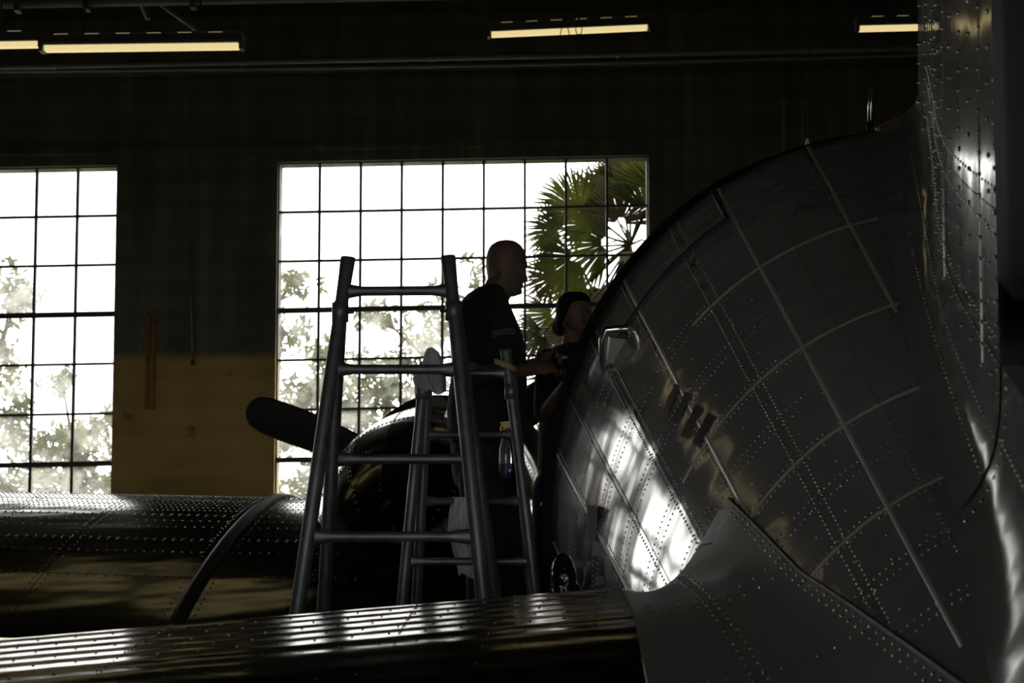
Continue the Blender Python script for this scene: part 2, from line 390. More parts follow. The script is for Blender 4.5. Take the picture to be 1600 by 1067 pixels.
# ------------------------------------------------------------------ fluorescent lamps
def lamp(p0, p1, label, cable=False):
    """p0, p1: lower ends of the diffuser"""
    p0, p1 = Vector(p0), Vector(p1); d = (p1 - p0).normalized(); L = (p1 - p0).length
    side = Vector((-d.y, d.x, 0)).normalized(); up = Vector((0, 0, 1))
    root = thing('fluorescent_lamp', label, 'lamp', p0)
    q = lambda s, a, b: p0 + d*s + side*a + up*b
    prof = [(-.028, .0), (.028, .0), (.036, .034), (-.036, .034)]
    MB().loft([[q(0, *k) for k in prof], [q(L, *k) for k in prof]]).build('diffuser', M_tube, root, smooth=False)
    h = MB(); prof = [(-.05, .036), (.05, .036), (.05, .055), (.085, .085), (.085, .10), (-.085, .10), (-.085, .085), (-.05, .055)]
    h.loft([[q(-.03, *k) for k in prof], [q(L + .03, *k) for k in prof]]); h.build('housing', M_lampbody, root, smooth=False)
    for i in range(6):
        s = L * (i + .62) / 6.3
        MB().hexa([q(s - .045, -.087, .088), q(s + .045, -.087, .088), q(s + .045, -.080, .088), q(s - .045, -.080, .088),
                   q(s - .045, -.087, .094), q(s + .045, -.087, .094), q(s + .045, -.080, .094), q(s - .045, -.080, .094)]).build('slot', M_slot, root, smooth=False)
    for s in (-.02, L + .02): MB().hexa([q(s-.012, -.045, -.005), q(s+.012, -.045, -.005), q(s+.012, .045, -.005), q(s-.012, .045, -.005),
                                       q(s-.012, -.045, .09), q(s+.012, -.045, .09), q(s+.012, .045, .09), q(s-.012, .045, .09)]).build('end_cap', M_lampbody, root, smooth=False)
    for s in (.2*L, .8*L): a = q(s, 0, .10); MB().tube([a, Vector((a.x, a.y, ZC))], .006, 5).build('hanger_rod', M_steel, root)
    if cable:
        for k, s in enumerate((.46, .55)):
            c = [q(s*L + .05*math.sin(t*math.pi*2)*(.6 if k else 1) + .02*t, -.1, .12 - (.30 if k == 0 else .16)*math.sin(t*math.pi)) for t in lin(0, 1, 9)]
            MB().tube(c, .004, 5).build('cable_loop', M_black, root)
    return root
lamp(at(71, 81, 9.7), at(373, 77, 9.7), 'long lit fluorescent lamp hanging above the left window')
lamp(at(-236, 79, 10.2), at(60, 74, 10.2), 'lit fluorescent lamp cut by the left edge of the frame')
lamp(at(768, 58, 12.0), at(1011, 47, 12.0), 'lit fluorescent lamp over the middle window with looped cable', True)
lamp(at(1343, 49, 11.7), at(1590, 43, 11.7), 'lit fluorescent lamp at upper right partly behind the tail fin')

for lx, ly, lz, wh in ((-4.45, 12.0, 6.3, 'high above the wing by the windows'), (-.9, 3.3, 5.2, 'above the tailplane'), (-2.6, -.6, 5.2, 'behind the viewer')):  # unseen lamps, added for their golden reflections in the metal skin
    o = lamp((lx, ly, lz), (lx + 1.22, ly - .03, lz), 'added fluorescent lamp hanging lit out of view ' + wh)
    o['group'] = 'unseen lamps added for reflections'

# ------------------------------------------------------------------ the aircraft
PLANE = thing('airplane', 'polished bare metal airplane with riveted skin, tail toward the viewer', 'airplane', (1.2, 3, 0))
Y0 = 5.9
def Yt(t): return Y0 - 1.8*t - 1.3*(1 - math.exp(-4*t)) if t >= 0 else Y0 - 2.5*t
def tY(y):
    lo, hi = 0.0, 2.5
    for _ in range(40):
        m_ = (lo + hi)/2
        if Yt(m_) > y: lo = m_
        else: hi = m_
    return lo
C0 = at(1450, 830, Y0)
A0, B0 = 585 / F * Y0, 630 / F * Y0
def sect(t):
    Y = Yt(t)
    if t >= 0:
        return at(1450 + 345*t, 830 + 645*t, Y), 585 / F * Y, 630 / F * Y
    k = -2.5 * t
    return C0 + Vector((.40*k, k, .16*k)), A0 * (1 - .015*k), B0 * (1 - .015*k)
def fus(t, ph, off=0.0):
    c, a, b = sect(t); cs, sn = math.cos(R(ph)), math.sin(R(ph))
    e = 2 / 2.12
    x = a * math.copysign(abs(cs)**e, cs); z = b * math.copysign(abs(sn)**e, sn)
    n = Vector((cs / a, 0, sn / b)).normalized()
    return Vector((c.x + x + n.x*off, c.y, c.z + z + n.z*off))

def panels(fn, ulist, vlist, m, parent, name='skin_panel', gap=.0035, lip=.004, nu=4, nv=4, skip=None):
    """each sheet of skin: its own mesh, edges turned down into the joint.  fn(u,v,off)"""
    for i in range(len(ulist) - 1):
        for j in range(len(vlist) - 1):
            if skip and skip(i, j): continue
            u0, u1, v0, v1 = ulist[i], ulist[i+1], vlist[j], vlist[j+1]
            pu = (fn((u0+u1)/2, v0, 0) - fn((u0+u1)/2, v1, 0)).length; qu = (fn(u0, (v0+v1)/2, 0) - fn(u1, (v0+v1)/2, 0)).length
            gu, gv = gap / max(qu, .02), gap / max(pu, .02)
            us = lin(gu*.5, 1 - gu*.5, nu + 2); vs = lin(gv*.5, 1 - gv*.5, nv + 2)
            mb = MB().grid(lambda a, b: fn(lerp(u0, u1, a), lerp(v0, v1, b), 0), us, vs)
            mb.build(name, m, parent, fix=False)

def rivets(mb, pts, normals, r, h=.5):
    for p, n in zip(pts, normals):
        n = n.normalized(); u = n.orthogonal().normalized(); v = n.cross(u); o = len(mb.v)
        for rr, hh in ((1, 0), (.72, h*.8)):
            for k in range(6): mb.v.append(tuple(p + (u*math.cos(k*math.pi/3) + v*math.sin(k*math.pi/3))*r*rr + n*r*hh))
        mb.v.append(tuple(p + n*r*h*1.15))
        for k in range(6):
            a, b = o+k, o+(k+1) % 6; mb.f.append((a, b, b+6, a+6)); mb.f.append((a+6, b+6, o+12))
def surf_n(fn, u, v, e=.004):
    return (fn(u+e, v, 0) - fn(u-e, v, 0)).cross(fn(u, v+e, 0) - fn(u, v-e, 0))
def rivet_line(mb, fn, path, step, r, outward, h=.5, skip=0.0):
    """path: list of (u,v) sampled finely; rivets every 'step' metres"""
    P = [fn(u, v, 0) for u, v in path]; acc = 0; nxt = step/2
    for i in range(len(P) - 1):
        L = (P[i+1] - P[i]).length
        while nxt <= acc + L and L > 0:
            s = (nxt - acc) / L; u = lerp(path[i][0], path[i+1][0], s); v = lerp(path[i][1], path[i+1][1], s)
            e = .01
            n = (fn(u+e, v, 0) - fn(u-e, v, 0)).cross(fn(u, v+.3, 0) - fn(u, v-.3, 0)) if outward[1] == 'deg' else (fn(u+e, v, 0) - fn(u-e, v, 0)).cross(fn(u, v+e, 0) - fn(u, v-e, 0))
            p = fn(u, v, 0)
            if n.dot(p - outward[0](u)) < 0: n = -n
            if n.length > 1e-9 and rnd.random() >= skip: rivets(mb, [p], [n], r, h)
            nxt += step
        acc += L

FUS = MB().grid(lambda t, p: fus(t, p, -.006), lin(-2.2, 1.5, 60), lin(-20, 340, 91)).build('fuselage', M_skin, PLANE, fix=False)
RING = [0.0, .10, .20, .30, .40, .50, .595, .69, .80, .92, 1.05, 1.2, 1.45]
STR = [40, 62, 80, 90, 98.5, 106.5, 114.7, 122, 131, 142.6, 152, 161, 170, 180, 190, 202, 216]
panels(fus, [-.022] + RING[1:], STR, M_skin, FUS)
# a few flat-topped lap strips: the bright bands in the photo
def band(ph, t0, t1, wdt, name='lap_strip', m=M_seam, off=.004):
    mb = MB(); ts = lin(t0, t1, 40)
    for t in ts:
        a = wdt / A0 * 57.3 * .5 / max(.2, (1 - .3*max(t, 0)))
        for d, o in ((-a, -.001), (-a*.8, off*.4), (a*.8, off*.4), (a, -.001)): mb.v.append(tuple(fus(t, ph + d, o)))
    for i in range(len(ts) - 1):
        for k in range(3): q = i*4 + k; mb.f.append((q, q+1, q+5, q+4))
    mb.build(name, m, FUS, fix=False)
for ph, t0, t1 in ((142.6, 0, .78), (122, 0, 1.15), (106.5, 0, .42), (98.5, 0, .1), (170, 0, .6), (184, 0, .6)):
    band(ph, t0, t1, .016)
for t in (.20, .40, .595, .80):
    mb = MB(); ps = lin(100, 150 if t > .3 else 136, 60)
    for p in ps:
        for d, o in ((-.0032, -.001), (-.0024, .0014), (.0024, .0014), (.0032, -.001)): mb.v.append(tuple(fus(t + d, p, o)))
    for i in range(59):
        for k in range(3): q = i*4 + k; mb.f.append((q, q+1, q+5, q+4))
    mb.build('frame_strip', M_seam, FUS, fix=False)
cen = (lambda u: sect(u)[0], 'deg')
rv = MB()
for ph in (98.5, 106.5, 114.7, 131, 142.6, 152, 161, 170, 180, 190):
    for d in ((-.9, .9) if ph in (131, 152, 170, 190) else (.9,)):
        rivet_line(rv, fus, [(t, ph + d) for t in lin(0, 1.2, 60)], .024, .0042, cen)
for t in RING[1:-2]:
    for d in (-.010, .010):
        rivet_line(rv, fus, [(t + d, p) for p in lin(84, 200, 70)], .016, .0036, cen)
# loose rows on the sheets
for t in lin(.05, 1.0, 20):
    rivet_line(rv, fus, [(t, p) for p in lin(90, 150, 50)], .085, .0036, cen, skip=.25)
rv.build('rivets', M_rivet, FUS, fix=False, kind='stuff')

# dark open-door edge round the front ring
mb = MB(); ts = lin(92, 205, 70)
for p in ts:
    wv = interp([(92, .004), (112, .012), (122, .030), (150, .045), (185, .05), (205, .05)], p)
    for t, o in ((-.03, -.02), (-.03, wv*.7), (-.018, wv), (-.002, wv*.8), (.004, -.004)): mb.v.append(tuple(fus(t, p, o)))
for i in range(len(ts) - 1):
    for k in range(4): q = i*5 + k; mb.f.append((q, q+1, q+6, q+5))
mb.build('door_edge', M_black, FUS, fix=False)
mb = MB(); pts = [fus(.075, p, .004) for p in lin(123, 152, 30)]; mb.tube(pts, .009, 6)
mb.tube([fus(t, 123, .004) for t in lin(-.01, .075, 6)], .009, 6)
mb.build('door_seal', M_black, FUS)

def on_fus(px, py, lo=-.02, hi=1.4):
    """(t, phi) of the skin seen at a pixel (used to lay parts on the skin)"""
    best = None
    for i in range(400):
        t = lo + (hi - lo) * i / 399
        dx = (px - (1450 + 345*t)) / 585; dy = ((830 + 645*t) - py) / 630
        d = abs((abs(dx)**2.12 + abs(dy)**2.12) - 1)
        if best is None or d < best[0]: best = (d, t, math.degrees(math.atan2(math.copysign(abs(dy)**(2.12/2), dy), math.copysign(abs(dx)**(2.12/2), dx))))
    return best[1], best[2]
# painted registration bars
for (xa, ya), (xb, yb), wd in (((1049, 652), (1068, 606), 9), ((1064, 666), (1087, 620), 11), ((1080, 690), (1104, 640), 12), ((1098, 702), (1124, 654), 11)):
    mb = MB(); L = []
    for s in lin(0, 1, 6):
        row = []
        for q in (-.5, .5):
            t, p = on_fus(lerp(xa, xb, s) + q*wd, lerp(ya, yb, s) + q*wd*.45); row.append(fus(t, p, .0035))
        L.append(row)
    for row in L: mb.v += [tuple(k) for k in row]
    for i in range(5): mb.f.append((i*2, i*2+1, i*2+3, i*2+2))
    mb.build('registration_bar', M_paintblk, FUS, fix=False)
# mirror-bright vent hood on the flank
t, p = on_fus(963, 545); c = fus(t, p, .0); n = surf_n(fus, t, p).normalized()
if n.dot(c - sect(t)[0]) < 0: n = -n
hd = MB(); Yh = c.y
def hp(px, py, o): q = at(px, py, Yh - .02); return q + Vector((-.008*o, -.085*o, .004*o))
hd.hexa([hp(945, 575, -.3), hp(985, 580, -.3), hp(990, 530, -.3), hp(950, 524, -.3), hp(950, 570, 1), hp(978, 574, 1), hp(984, 536, 1), hp(955, 532, 1)])
hd.build('vent_box', mat('dull_grey_paint', (.20, .20, .20), .45), FUS, smooth=False)
MB().tube([hp(943, 580, .5), hp(941, 535, .9), hp(948, 520, 1), hp(984, 517, 1), hp(991, 525, .8)], [.010, .011, .012, .014, .012], 10).build('vent_hood', M_chrome, FUS)
# handles on the door edge
def atf(px, py, Y=5.92): return at(px, py, Y)
MB().tube([atf(872, 783), atf(850, 782), atf(847, 788), atf(850, 795), atf(872, 794)], .008, 8).build('hinge_bracket', M_chrome, FUS)
MB().tube([atf(872, 824), atf(858, 825), atf(848, 840), atf(849, 862), atf(862, 877), atf(872, 880)], .006, 8).build('grab_loop', M_chrome, FUS)
t, p = on_fus(938, 820); hq = fus(t, p, .01)
MB().box((hq.x - .018, hq.y - .03, hq.z - .055), (hq.x + .012, hq.y + .03, hq.z + .055)).build('door_handle', M_black, FUS, smooth=False)
# aerials and beacon on the spine
b0 = at(1360, 214, 6.25)
ant = MB(); ant.tube([b0 + Vector((0, 0, -.10)), b0 + Vector((0, 0, .045)), b0 + Vector((0, 0, .065))], [.018, .017, .010], 10); ant.build('aerial_base', M_black, FUS)
for dx, top in ((-.006, .005), (.007, .013)):
    MB().tube([b0 + Vector((dx, 0, .05)), b0 + Vector((dx*.9, 0, .16)), b0 + Vector((dx*.9 + .004, 0, .205)), b0 + Vector((dx + top, 0, .262))], [.005, .004, .0035, .002], 6).build('aerial_rod', M_chrome, FUS)
bc = at(1388, 204, 6.5); MB().ball(bc, (.045, .045, .05), 14, 8).build('beacon', M_red, FUS)
q = at(1262, 228, 6.0); MB().add([q + Vector((-.012, 0, -.03)), q + Vector((.016, 0, -.03)), q + Vector((.004, 0, .028)), q + Vector((-.002, 0, .03)),
    q + Vector((-.012, .03, -.03)), q + Vector((.016, .03, -.03)), q + Vector((.004, .03, .028)), q + Vector((-.002, .03, .03))],
    [(0,1,2,3),(7,6,5,4),(0,4,5,1),(1,5,6,2),(2,6,7,3),(3,7,4,0)]).build('blade_aerial', M_seam, FUS, smooth=False)

# --- tail fin with its fillet
FTOP = 4.3
FW = [(-.02, .005), (.05, .028), (.12, .060), (.2, .10), (.3, .145), (.45, .205), (.6, .236), (.75, .231), (.9, .217), (1.1, .20), (1.5, .17)]
def fin_w(t): return sum(interp(FW, t + d) for d in (-.06, -.03, 0, .03, .06)) / 5 if t > .06 else interp(FW, t)
def fin(t, v, off=0.0):
    """v 0..1 fillet from the spine up, 1..2 face to the top"""
    c, a, b = sect(t); wv = fin_w(t)
    ph0 = 99 + 17*max(t, 0); h1 = .18 + .07*max(t, 0)
    p0 = fus(t, ph0, .008); pt = ((fus(t, ph0 - 1, 0) - fus(t, ph0, 0)).normalized() + (fus(t, ph0, .1) - fus(t, ph0, 0))*2.5).normalized()
    zc = c.z + b; p1 = Vector((c.x - wv, c.y, zc + h1))
    if v <= 1:
        L = (p1 - p0).length * 1.15; s = v
        h00 = 2*s**3 - 3*s**2 + 1; h10 = s**3 - 2*s**2 + s; h01 = -2*s**3 + 3*s**2; h11 = s**3 - s**2
        q = p0*h00 + pt*L*h10 + p1*h01 + Vector((0, 0, 1))*L*h11
    else:
        s = v - 1; zt = FTOP; z = lerp(zc + h1, zt, s)
        sh = .045 * max(0, (z - 3.15))       # leading edge sweeps aft going up
        wv2 = fin_w(t - sh)
        q = Vector((c.x - lerp(wv, wv2 * (1 - .12*s), min(1, s*3)), c.y, z))
    if off: q = q + Vector((-off, 0, off * (.6 if v < 1 else 0)))
    return q
FIN = MB().grid(lambda t, v: fin(t, v, -.006), lin(-.02, .90, 40), lin(0, 2, 50)).build('tail_fin', M_skin, PLANE, fix=False)
panels(fin, [-.02, .12, .26, .40, .54, .68, .80, .895], [1.0, 1.14, 2.0], M_skin, FIN, nu=3, nv=6)
panels(fin, [-.02, .20, .45, .70, .895], [0.02, 1.0], M_skin, FIN, name='fillet_panel', nu=5, nv=12)
# right-hand face and leading edge, mirrored in the centre plane
def fin_r(t, v, off=0):
    q = fin(t, v, off); c = sect(t)[0]; return Vector((2*c.x - q.x, q.y, q.z))
MB().grid(lambda t, v: fin_r(t, v), lin(-.02, .90, 30), lin(0, 2, 40)).build('starboard_face', M_skin, FIN, fix=False)
le = MB(); loops = []
for v in lin(.15, 2, 30):
    a, b = fin(-.02, v, .002), fin_r(-.02, v); mid = (a + b)/2 + Vector((0, .02, 0)); loops.append([a, mid, b])
le.loft(loops, cap=False, closed=False).build('leading_edge', M_skin, FIN, fix=False)
cenf = (lambda u: sect(u)[0] + Vector((0, 0, 1.0)), 'x')
rv = MB()
for k, t in enumerate((.02, .09, .19, .26, .33, .40, .47, .54, .61, .68, .74, .80, .85, .885)):
    rivet_line(rv, fin, [(t, v) for v in lin(.75, 2, 60)], .045 if k % 2 else .075, .0060, cenf, .7)
for v in (.98, 1.02, 1.12, 1.16):
    rivet_line(rv, fin, [(t, v) for t in lin(.12, .89, 40)], .035, .0045, cenf)
for v in (.3, .55): rivet_line(rv, fin, [(t, v) for t in lin(.1, .89, 40)], .03, .004, cenf)
rv.build('rivets', M_rivet, FIN, fix=False, kind='stuff')
for t in (.26, .54, .80):
    MB().tube([fin(t, v, .001) for v in lin(.8, 2, 30)], [(.001, .004)]*30, 6).build('lap_strip', M_skin, FIN)

# --- tail fairing aft of the fin, under the rudder
def fair(t, v, off=0.0):
    q = fin(.895, v, 0) if False else fin(t, v, off); return q
ft = MB().grid(lambda t, v: fin(t, v, 0), lin(.905, 1.45, 20), lin(0, 1.0, 24)).build('tail_fairing', M_skin, PLANE, fix=False)
rv = MB(); rivet_line(rv, fin, [(t, .6) for t in lin(.91, 1.3, 20)], .03, .005, cenf); rivet_line(rv, fin, [(.93, v) for v in lin(.05, 1, 40)], .025, .005, cenf)
rv.build('rivets', M_rivet, ft, fix=False, kind='stuff')
top = MB(); top.loft([[fin(t, 1.0), fin_r(t, 1.0)] for t in lin(.905, 1.45, 20)], cap=False, closed=False).build('top_plate', M_skin, ft, fix=False)
# --- rudder
ru = MB(); loops = []
RY = Yt(.905) - .012; zlo = at(1590, 476, RY - .05).z
for i, z in enumerate([zlo, zlo + .012, zlo + .05, zlo + .3, 3.0, 3.6, FTOP + .1]):
    k = (.55, .85, 1, 1, 1, 1, .9)[i]; l = []
    cx = sect(.93)[0].x; hw = .225 * k
    for x, y in ((-hw*.75, RY), (-hw, RY - .03), (-hw, RY - .12), (-hw*.8, RY - .45), (-.02, RY - .8), (.02, RY - .8), (hw*.8, RY - .45), (hw, RY - .12), (hw, RY - .03), (hw*.75, RY)):
        l.append(Vector((cx + x, y, z)))
    loops.append(l)
RUD = ru.loft(loops).build('rudder', M_rudder, PLANE)

# --- tailplane (left half) with ridged skin
SPX0, SPX1 = .285, -1.9
cr_a, cr_b = at(970, 917, 3.82), at(0, 999, 3.32)
def stz(c): return -.028*c - .22*max(0, c - .42)**1.6
def stab(s, c, off=0.0):
    """s spanwise 0 root .. 1 at photo's left edge .. 1.5 tip ; c metres aft of the crest (negative: round the nose)"""
    q = cr_a.lerp(cr_b, s)
    fwd = Vector((.02, 1, 0))
    if c >= 0: z = stz(c) + (.0019*(math.cos(2*math.pi*c/.098) - 1) * min(1, c/.03) * (1 if c < .42 else max(.25, 1 - (c - .42)*4)) if c < 1.1 else 0)
    else: z = -(.10 - math.sqrt(max(0, .01 - min(c*c*.9, .01))))*.8
    return q - Vector((.02, 1, 0))*c + Vector((0, 0, z + off))
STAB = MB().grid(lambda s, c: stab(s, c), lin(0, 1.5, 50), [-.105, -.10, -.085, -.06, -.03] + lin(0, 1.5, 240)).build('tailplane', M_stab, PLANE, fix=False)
MB().grid(lambda s, c: stab(s, c) if False else stab(s, max(c, -.105)) + Vector((0, 0, -.10 + .05*min(1, max(c, 0)))), lin(0, 1.5, 20), [-.105, .0, .5, 1.0, 1.5]).build('lower_skin', M_stab, STAB, fix=False)
rv = MB()
def stab_r(s, c, off=0): return stab(s, c, off)
for k in range(1, 10):
    cc = .049 + .098*(k - 1)
    P = []; N = []
    for s in lin(.02, 1.25, 24): P.append(stab(s + .007*k, cc)); N.append(Vector((0, -.1, 1)))
    rivets(rv, P, N, .0032, .6)
for s0 in (.36, .75):
    P = [stab(s0, c) for c in lin(.01, .9, 34)]; rivets(rv, P, [Vector((0, -.1, 1))]*34, .003, .6)
rv.build('rivets', M_wing, STAB, fix=False, kind='stuff')

# --- fillet between tailplane and fuselage
def filt(u, v, off=0.0):
    """u 0 front .. 1 aft, v 0 at tailplane root .. 1 on the fuselage"""
    c = u * 1.56
    e = .001
    p0 = cr_a - Vector((.02, 1, 0))*c + Vector((0, 0, stz(c) if c >= 0 else -(.10 - math.sqrt(max(0, .01 - min(c*c*.9, .01))))*.8))
    t = tY(3.82 - c - .02); ph = interp([(0, 144), (.35, 139), (1, 122)], u) + (24*(-u/.067)**1.6 if u < 0 else 0)
    p1 = fus(t, ph, .003); d1 = (fus(t, ph - 1) - fus(t, ph)).normalized()
    L = (p1 - p0).length; s = v
    h00 = 2*s**3 - 3*s**2 + 1; h10 = s**3 - 2*s**2 + s; h01 = -2*s**3 + 3*s**2; h11 = s**3 - s**2
    q = p0*h00 + Vector((1, .05, .03))*L*1.25*h10 + p1*h01 + d1*L*.9*h11
    if u < .38: q = q - Vector((0, 0, .03*((.38 - u)/.38)**2*math.sin(math.pi*v)*(1 - v)*1.6))
    if off: q = q + Vector((-.5, -.2, .8))*off
    return q
FIL = MB().grid(lambda u, v: filt(u, v, -.006), lin(-.067, 1, 50), lin(0, 1, 30)).build('tailplane_fillet', M_fillet, PLANE, fix=False)
panels(filt, [-.066, .28, .62, 1.0], [.0, .42, .70, 1.0], M_fillet, FIL, nu=6, nv=6, gap=.003, lip=.004)
rv = MB(); cenl = (lambda u: Vector((1.2, 3, 0)), 'x')
for v in (.39, .45, .93, .97): rivet_line(rv, filt, [(u, v) for u in lin(.02, .98, 50)], .042, .0045, cenl)
for u in (.26, .30, .60): rivet_line(rv, filt, [(u, v) for v in lin(.05, .95, 40)], .035, .0042, cenl)
rv.build('rivets', M_rivet, FIL, fix=False, kind='stuff')
MB().tube([filt(u, 1.0, .004) for u in lin(0, 1, 40)], .005, 6).build('rubber_seal', M_black, FIL)

# --- wing
ca, cb = at(435, 778, 9.0), at(0, 769, 9.25)
def wing(x, c, off=0.0):
    """x world x of the crest point; c metres aft (+) of the crest along the chord"""
    if c > 0 and x > -.4: c *= 1 - .13*min(1, (x + .4)/.5)
    k = (x - ca.x) / (cb.x - ca.x); q = ca.lerp(cb, k) if k >= 0 else ca + Vector((x - ca.x, -.12*(x - ca.x), 0))
    if c >= 0: z = -(.10*c + .135*c*c)
    else:
        m_ = min(1, -c / 1.15); z = -.02*m_ - .36*(1 - math.sqrt(max(0, 1 - m_**2)))
    return q - Vector((.13, .99, 0))*c + Vector((0, 0, z + off))
cs = [-1.15, -1.145, -1.12, -1.05, -.9, -.7, -.45, -.2, -.05] + lin(0, 1.8, 30)
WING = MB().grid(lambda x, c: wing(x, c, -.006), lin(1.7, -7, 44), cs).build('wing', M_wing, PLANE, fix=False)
def wl(x, c): q = wing(x, c); m_ = (c + 1.15) / 2.95; return Vector((q.x, q.y, lerp(wing(x, -1.15).z, wing(x, 1.8).z, m_) - .12*math.sin(math.pi*m_)))
MB().grid(wl, lin(1.7, -7, 20), lin(-1.15, 1.8, 14)).build('lower_skin', M_wing, WING, fix=False)
panels(wing, [.5, -.3, -.85, -1.36, -2.2, -2.75, -3.5, -4.4, -5.6, -7.0], [-.9, -.25, .18, .52, .9, 1.3, 1.8], M_wing, WING, nu=4, nv=4, gap=.004, lip=.003)
mb = MB(); loops = []
for c in [-.6, -.3, -.12] + lin(-.05, 1.78, 30):
    l = []
    for dx, o in ((-.042, -.01), (-.036, .014), (-.016, .026), (.016, .026), (.036, .014), (.042, -.01)): l.append(wing(-1.37, c, o) + Vector((dx, 0, 0)))
    loops.append(l)
mb.loft(loops).build('joint_strap', mat('strap_dark_paint', (.02, .02, .02), .55), WING)
rv = MB()
for c in [-.1, -.05, .0, .04, .09, .14, .17, .19, .25, .30, .36, .42, .51, .53, .62, .72, .89, .91, 1.05, 1.29, 1.31]:
    xs = lin(-.6, -3.6, 100 if c < .45 else 60)
    rivets(rv, [wing(x, c, 0) for x in xs], [Vector((0, -.2 - .2*c, 1))]*len(xs), .006, .55)
for x in (-.88, -.82, -1.30, -1.45, -2.17, -2.23, -2.72, -2.78):
    cc = lin(.0, 1.7, 40); rivets(rv, [wing(x, c, 0) for c in cc], [Vector((0, -.3, 1))]*40, .006, .55)
rv.build('rivets', M_rivet, WING, fix=False, kind='stuff')

# --- engine nacelle, cowling, propeller
nc = at(672, 806, 9.2); nr = 168 / F * 9.2
def nac(u, ph, off=0.0):
    """u -1 (aft tip) .. 0 (full section) .. 1 front"""
    if u < 0: k = math.sqrt(max(0, 1 - abs(u)**2.3)); y = u*1.25
    else: k = 1 - .02*u; y = u*.9
    r = nr*k + off
    return Vector((nc.x + .10*y + r*math.cos(R(ph)), nc.y + y, nc.z + .10*y - (.10*(-u) if u < 0 else 0) + r*1.0*math.sin(R(ph))))
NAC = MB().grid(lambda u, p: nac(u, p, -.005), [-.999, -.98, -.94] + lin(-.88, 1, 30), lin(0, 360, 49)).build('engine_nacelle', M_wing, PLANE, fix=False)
panels(nac, [-.9, -.55, -.22, .15, 1.0], [-20, 20, 52, 75, 105, 128, 160, 200], M_wing, NAC, nu=5, nv=5)
rv = MB()
for u in (-.56, -.54, -.23, -.21, .0, .14):
    P = [nac(u, p) for p in lin(10, 170, 70)]; rivets(rv, P, [p - nac(u - .0, 0).lerp(nac(u, 180), .5) for p in P], .006, .5)
for ph in (51, 53, 74, 106, 127, 129, 159):
    P = [nac(u, ph) for u in lin(-.9, .2, 34)]; rivets(rv, P, [p - Vector((nc.x, p.y, nc.z)) for p in P], .006, .5)
rv.build('rivets', M_rivet, NAC, fix=False, kind='stuff')
MB().tube([at(605, 790, 7.98), at(606, 784, 7.9)], .02, 8).build('drain_stub', M_black, NAC)
MB().tube([at(660, 785, 7.93), at(661, 781, 7.88)], .012, 8).build('drain_stub', M_black, NAC)
cw = MB(); loops = []
for y, r in ((.82, .9), (.86, 1.02), (1.1, 1.06), (1.35, 1.03), (1.5, .93), (1.53, .80)):
    loops.append([Vector((nc.x + .10*y + nr*r*math.cos(a), nc.y + y, nc.z + .12 + nr*r*math.sin(a))) for a in [2*math.pi*k/40 for k in range(40)]])
COWL = cw.loft(loops).build('engine_cowling', M_cowl, PLANE)
ib = at(678, 652, 9.35); ix = MB(); loops = []
for y, w_, h_ in ((0, .085, .13), (.03, .095, .155), (.3, .095, .16), (.45, .07, .12)):
    loops.append([Vector((ib.x + a, ib.y + y, ib.z - .08 + b)) for a, b in ((-w_, 0), (w_, 0), (w_, h_ + .03), (w_*.7, h_ + .075), (-w_*.7, h_ + .075), (-w_, h_ + .03))])
ix.loft(loops).build('air_scoop', M_cowl, NAC, smooth=False)
MB().box((ib.x - .07, ib.y - .004, ib.z + .135), (ib.x + .09, ib.y + .2, ib.z + .156)).build('scoop_lip', M_chrome, NAC, smooth=False)
hub = at(690, 752, 10.85)
PROP = MB().tube([hub + Vector((0, -.12, 0)), hub + Vector((0, .05, 0)), hub + Vector((0, .22, 0)), hub + Vector((0, .34, 0))], [.15, .16, .11, .02], 16).build('propeller', M_prop, PLANE)
def blade(ang, L=1.47):
    d = Vector((math.cos(ang), 0, math.sin(ang))); n = Vector((-math.sin(ang), 0, math.cos(ang))); fw = Vector((0, 1, 0)); loops = []
    for s, wd, th, tw in ((.08, .06, .06, 80), (.25, .075, .055, 60), (.42, .115, .04, 28), (.62, .14, .03, 20), (.80, .14, .022, 15), (.9, .132, .017, 13), (.96, .11, .012, 12), (.985, .075, .009, 12), (1.0, .03, .005, 12)):
        a = R(tw); u = n*math.cos(a) + fw*math.sin(a); v = fw*math.cos(a) - n*math.sin(a)
        loops.append([hub + d*L*s + u*wd*math.cos(k*math.pi/6) + v*th*math.sin(k*math.pi/6) for k in range(12)])
    return MB().loft(loops).build('blade', M_prop, PROP)
for a in (159.5, 39.5, 279.5): blade(R(a))
# wheels so that the aircraft stands on its gear
for wx_, wy_, wr, nm in ((nc.x + .1, 9.6, .48, 'main_wheel'), (1.3, 2.4, .16, 'tail_wheel')):
    W = MB().tube([Vector((wx_ - .13*wr*2, wy_, wr)), Vector((wx_ - .1*wr*2, wy_, wr)), Vector((wx_ + .1*wr*2, wy_, wr)), Vector((wx_ + .13*wr*2, wy_, wr))], [wr*.86, wr, wr, wr*.86], 28).build(nm, M_black, PLANE)
    MB().tube([Vector((wx_ - .15*wr*2, wy_, wr)), Vector((wx_ + .15*wr*2, wy_, wr))], wr*.4, 16).build('hub', M_fillet, W)
    MB().tube([Vector((wx_ + .16*wr*2, wy_, wr)), Vector((wx_ + .16*wr*2, wy_, wr + .65))], .04, 10).build('strut', M_ladder, W)

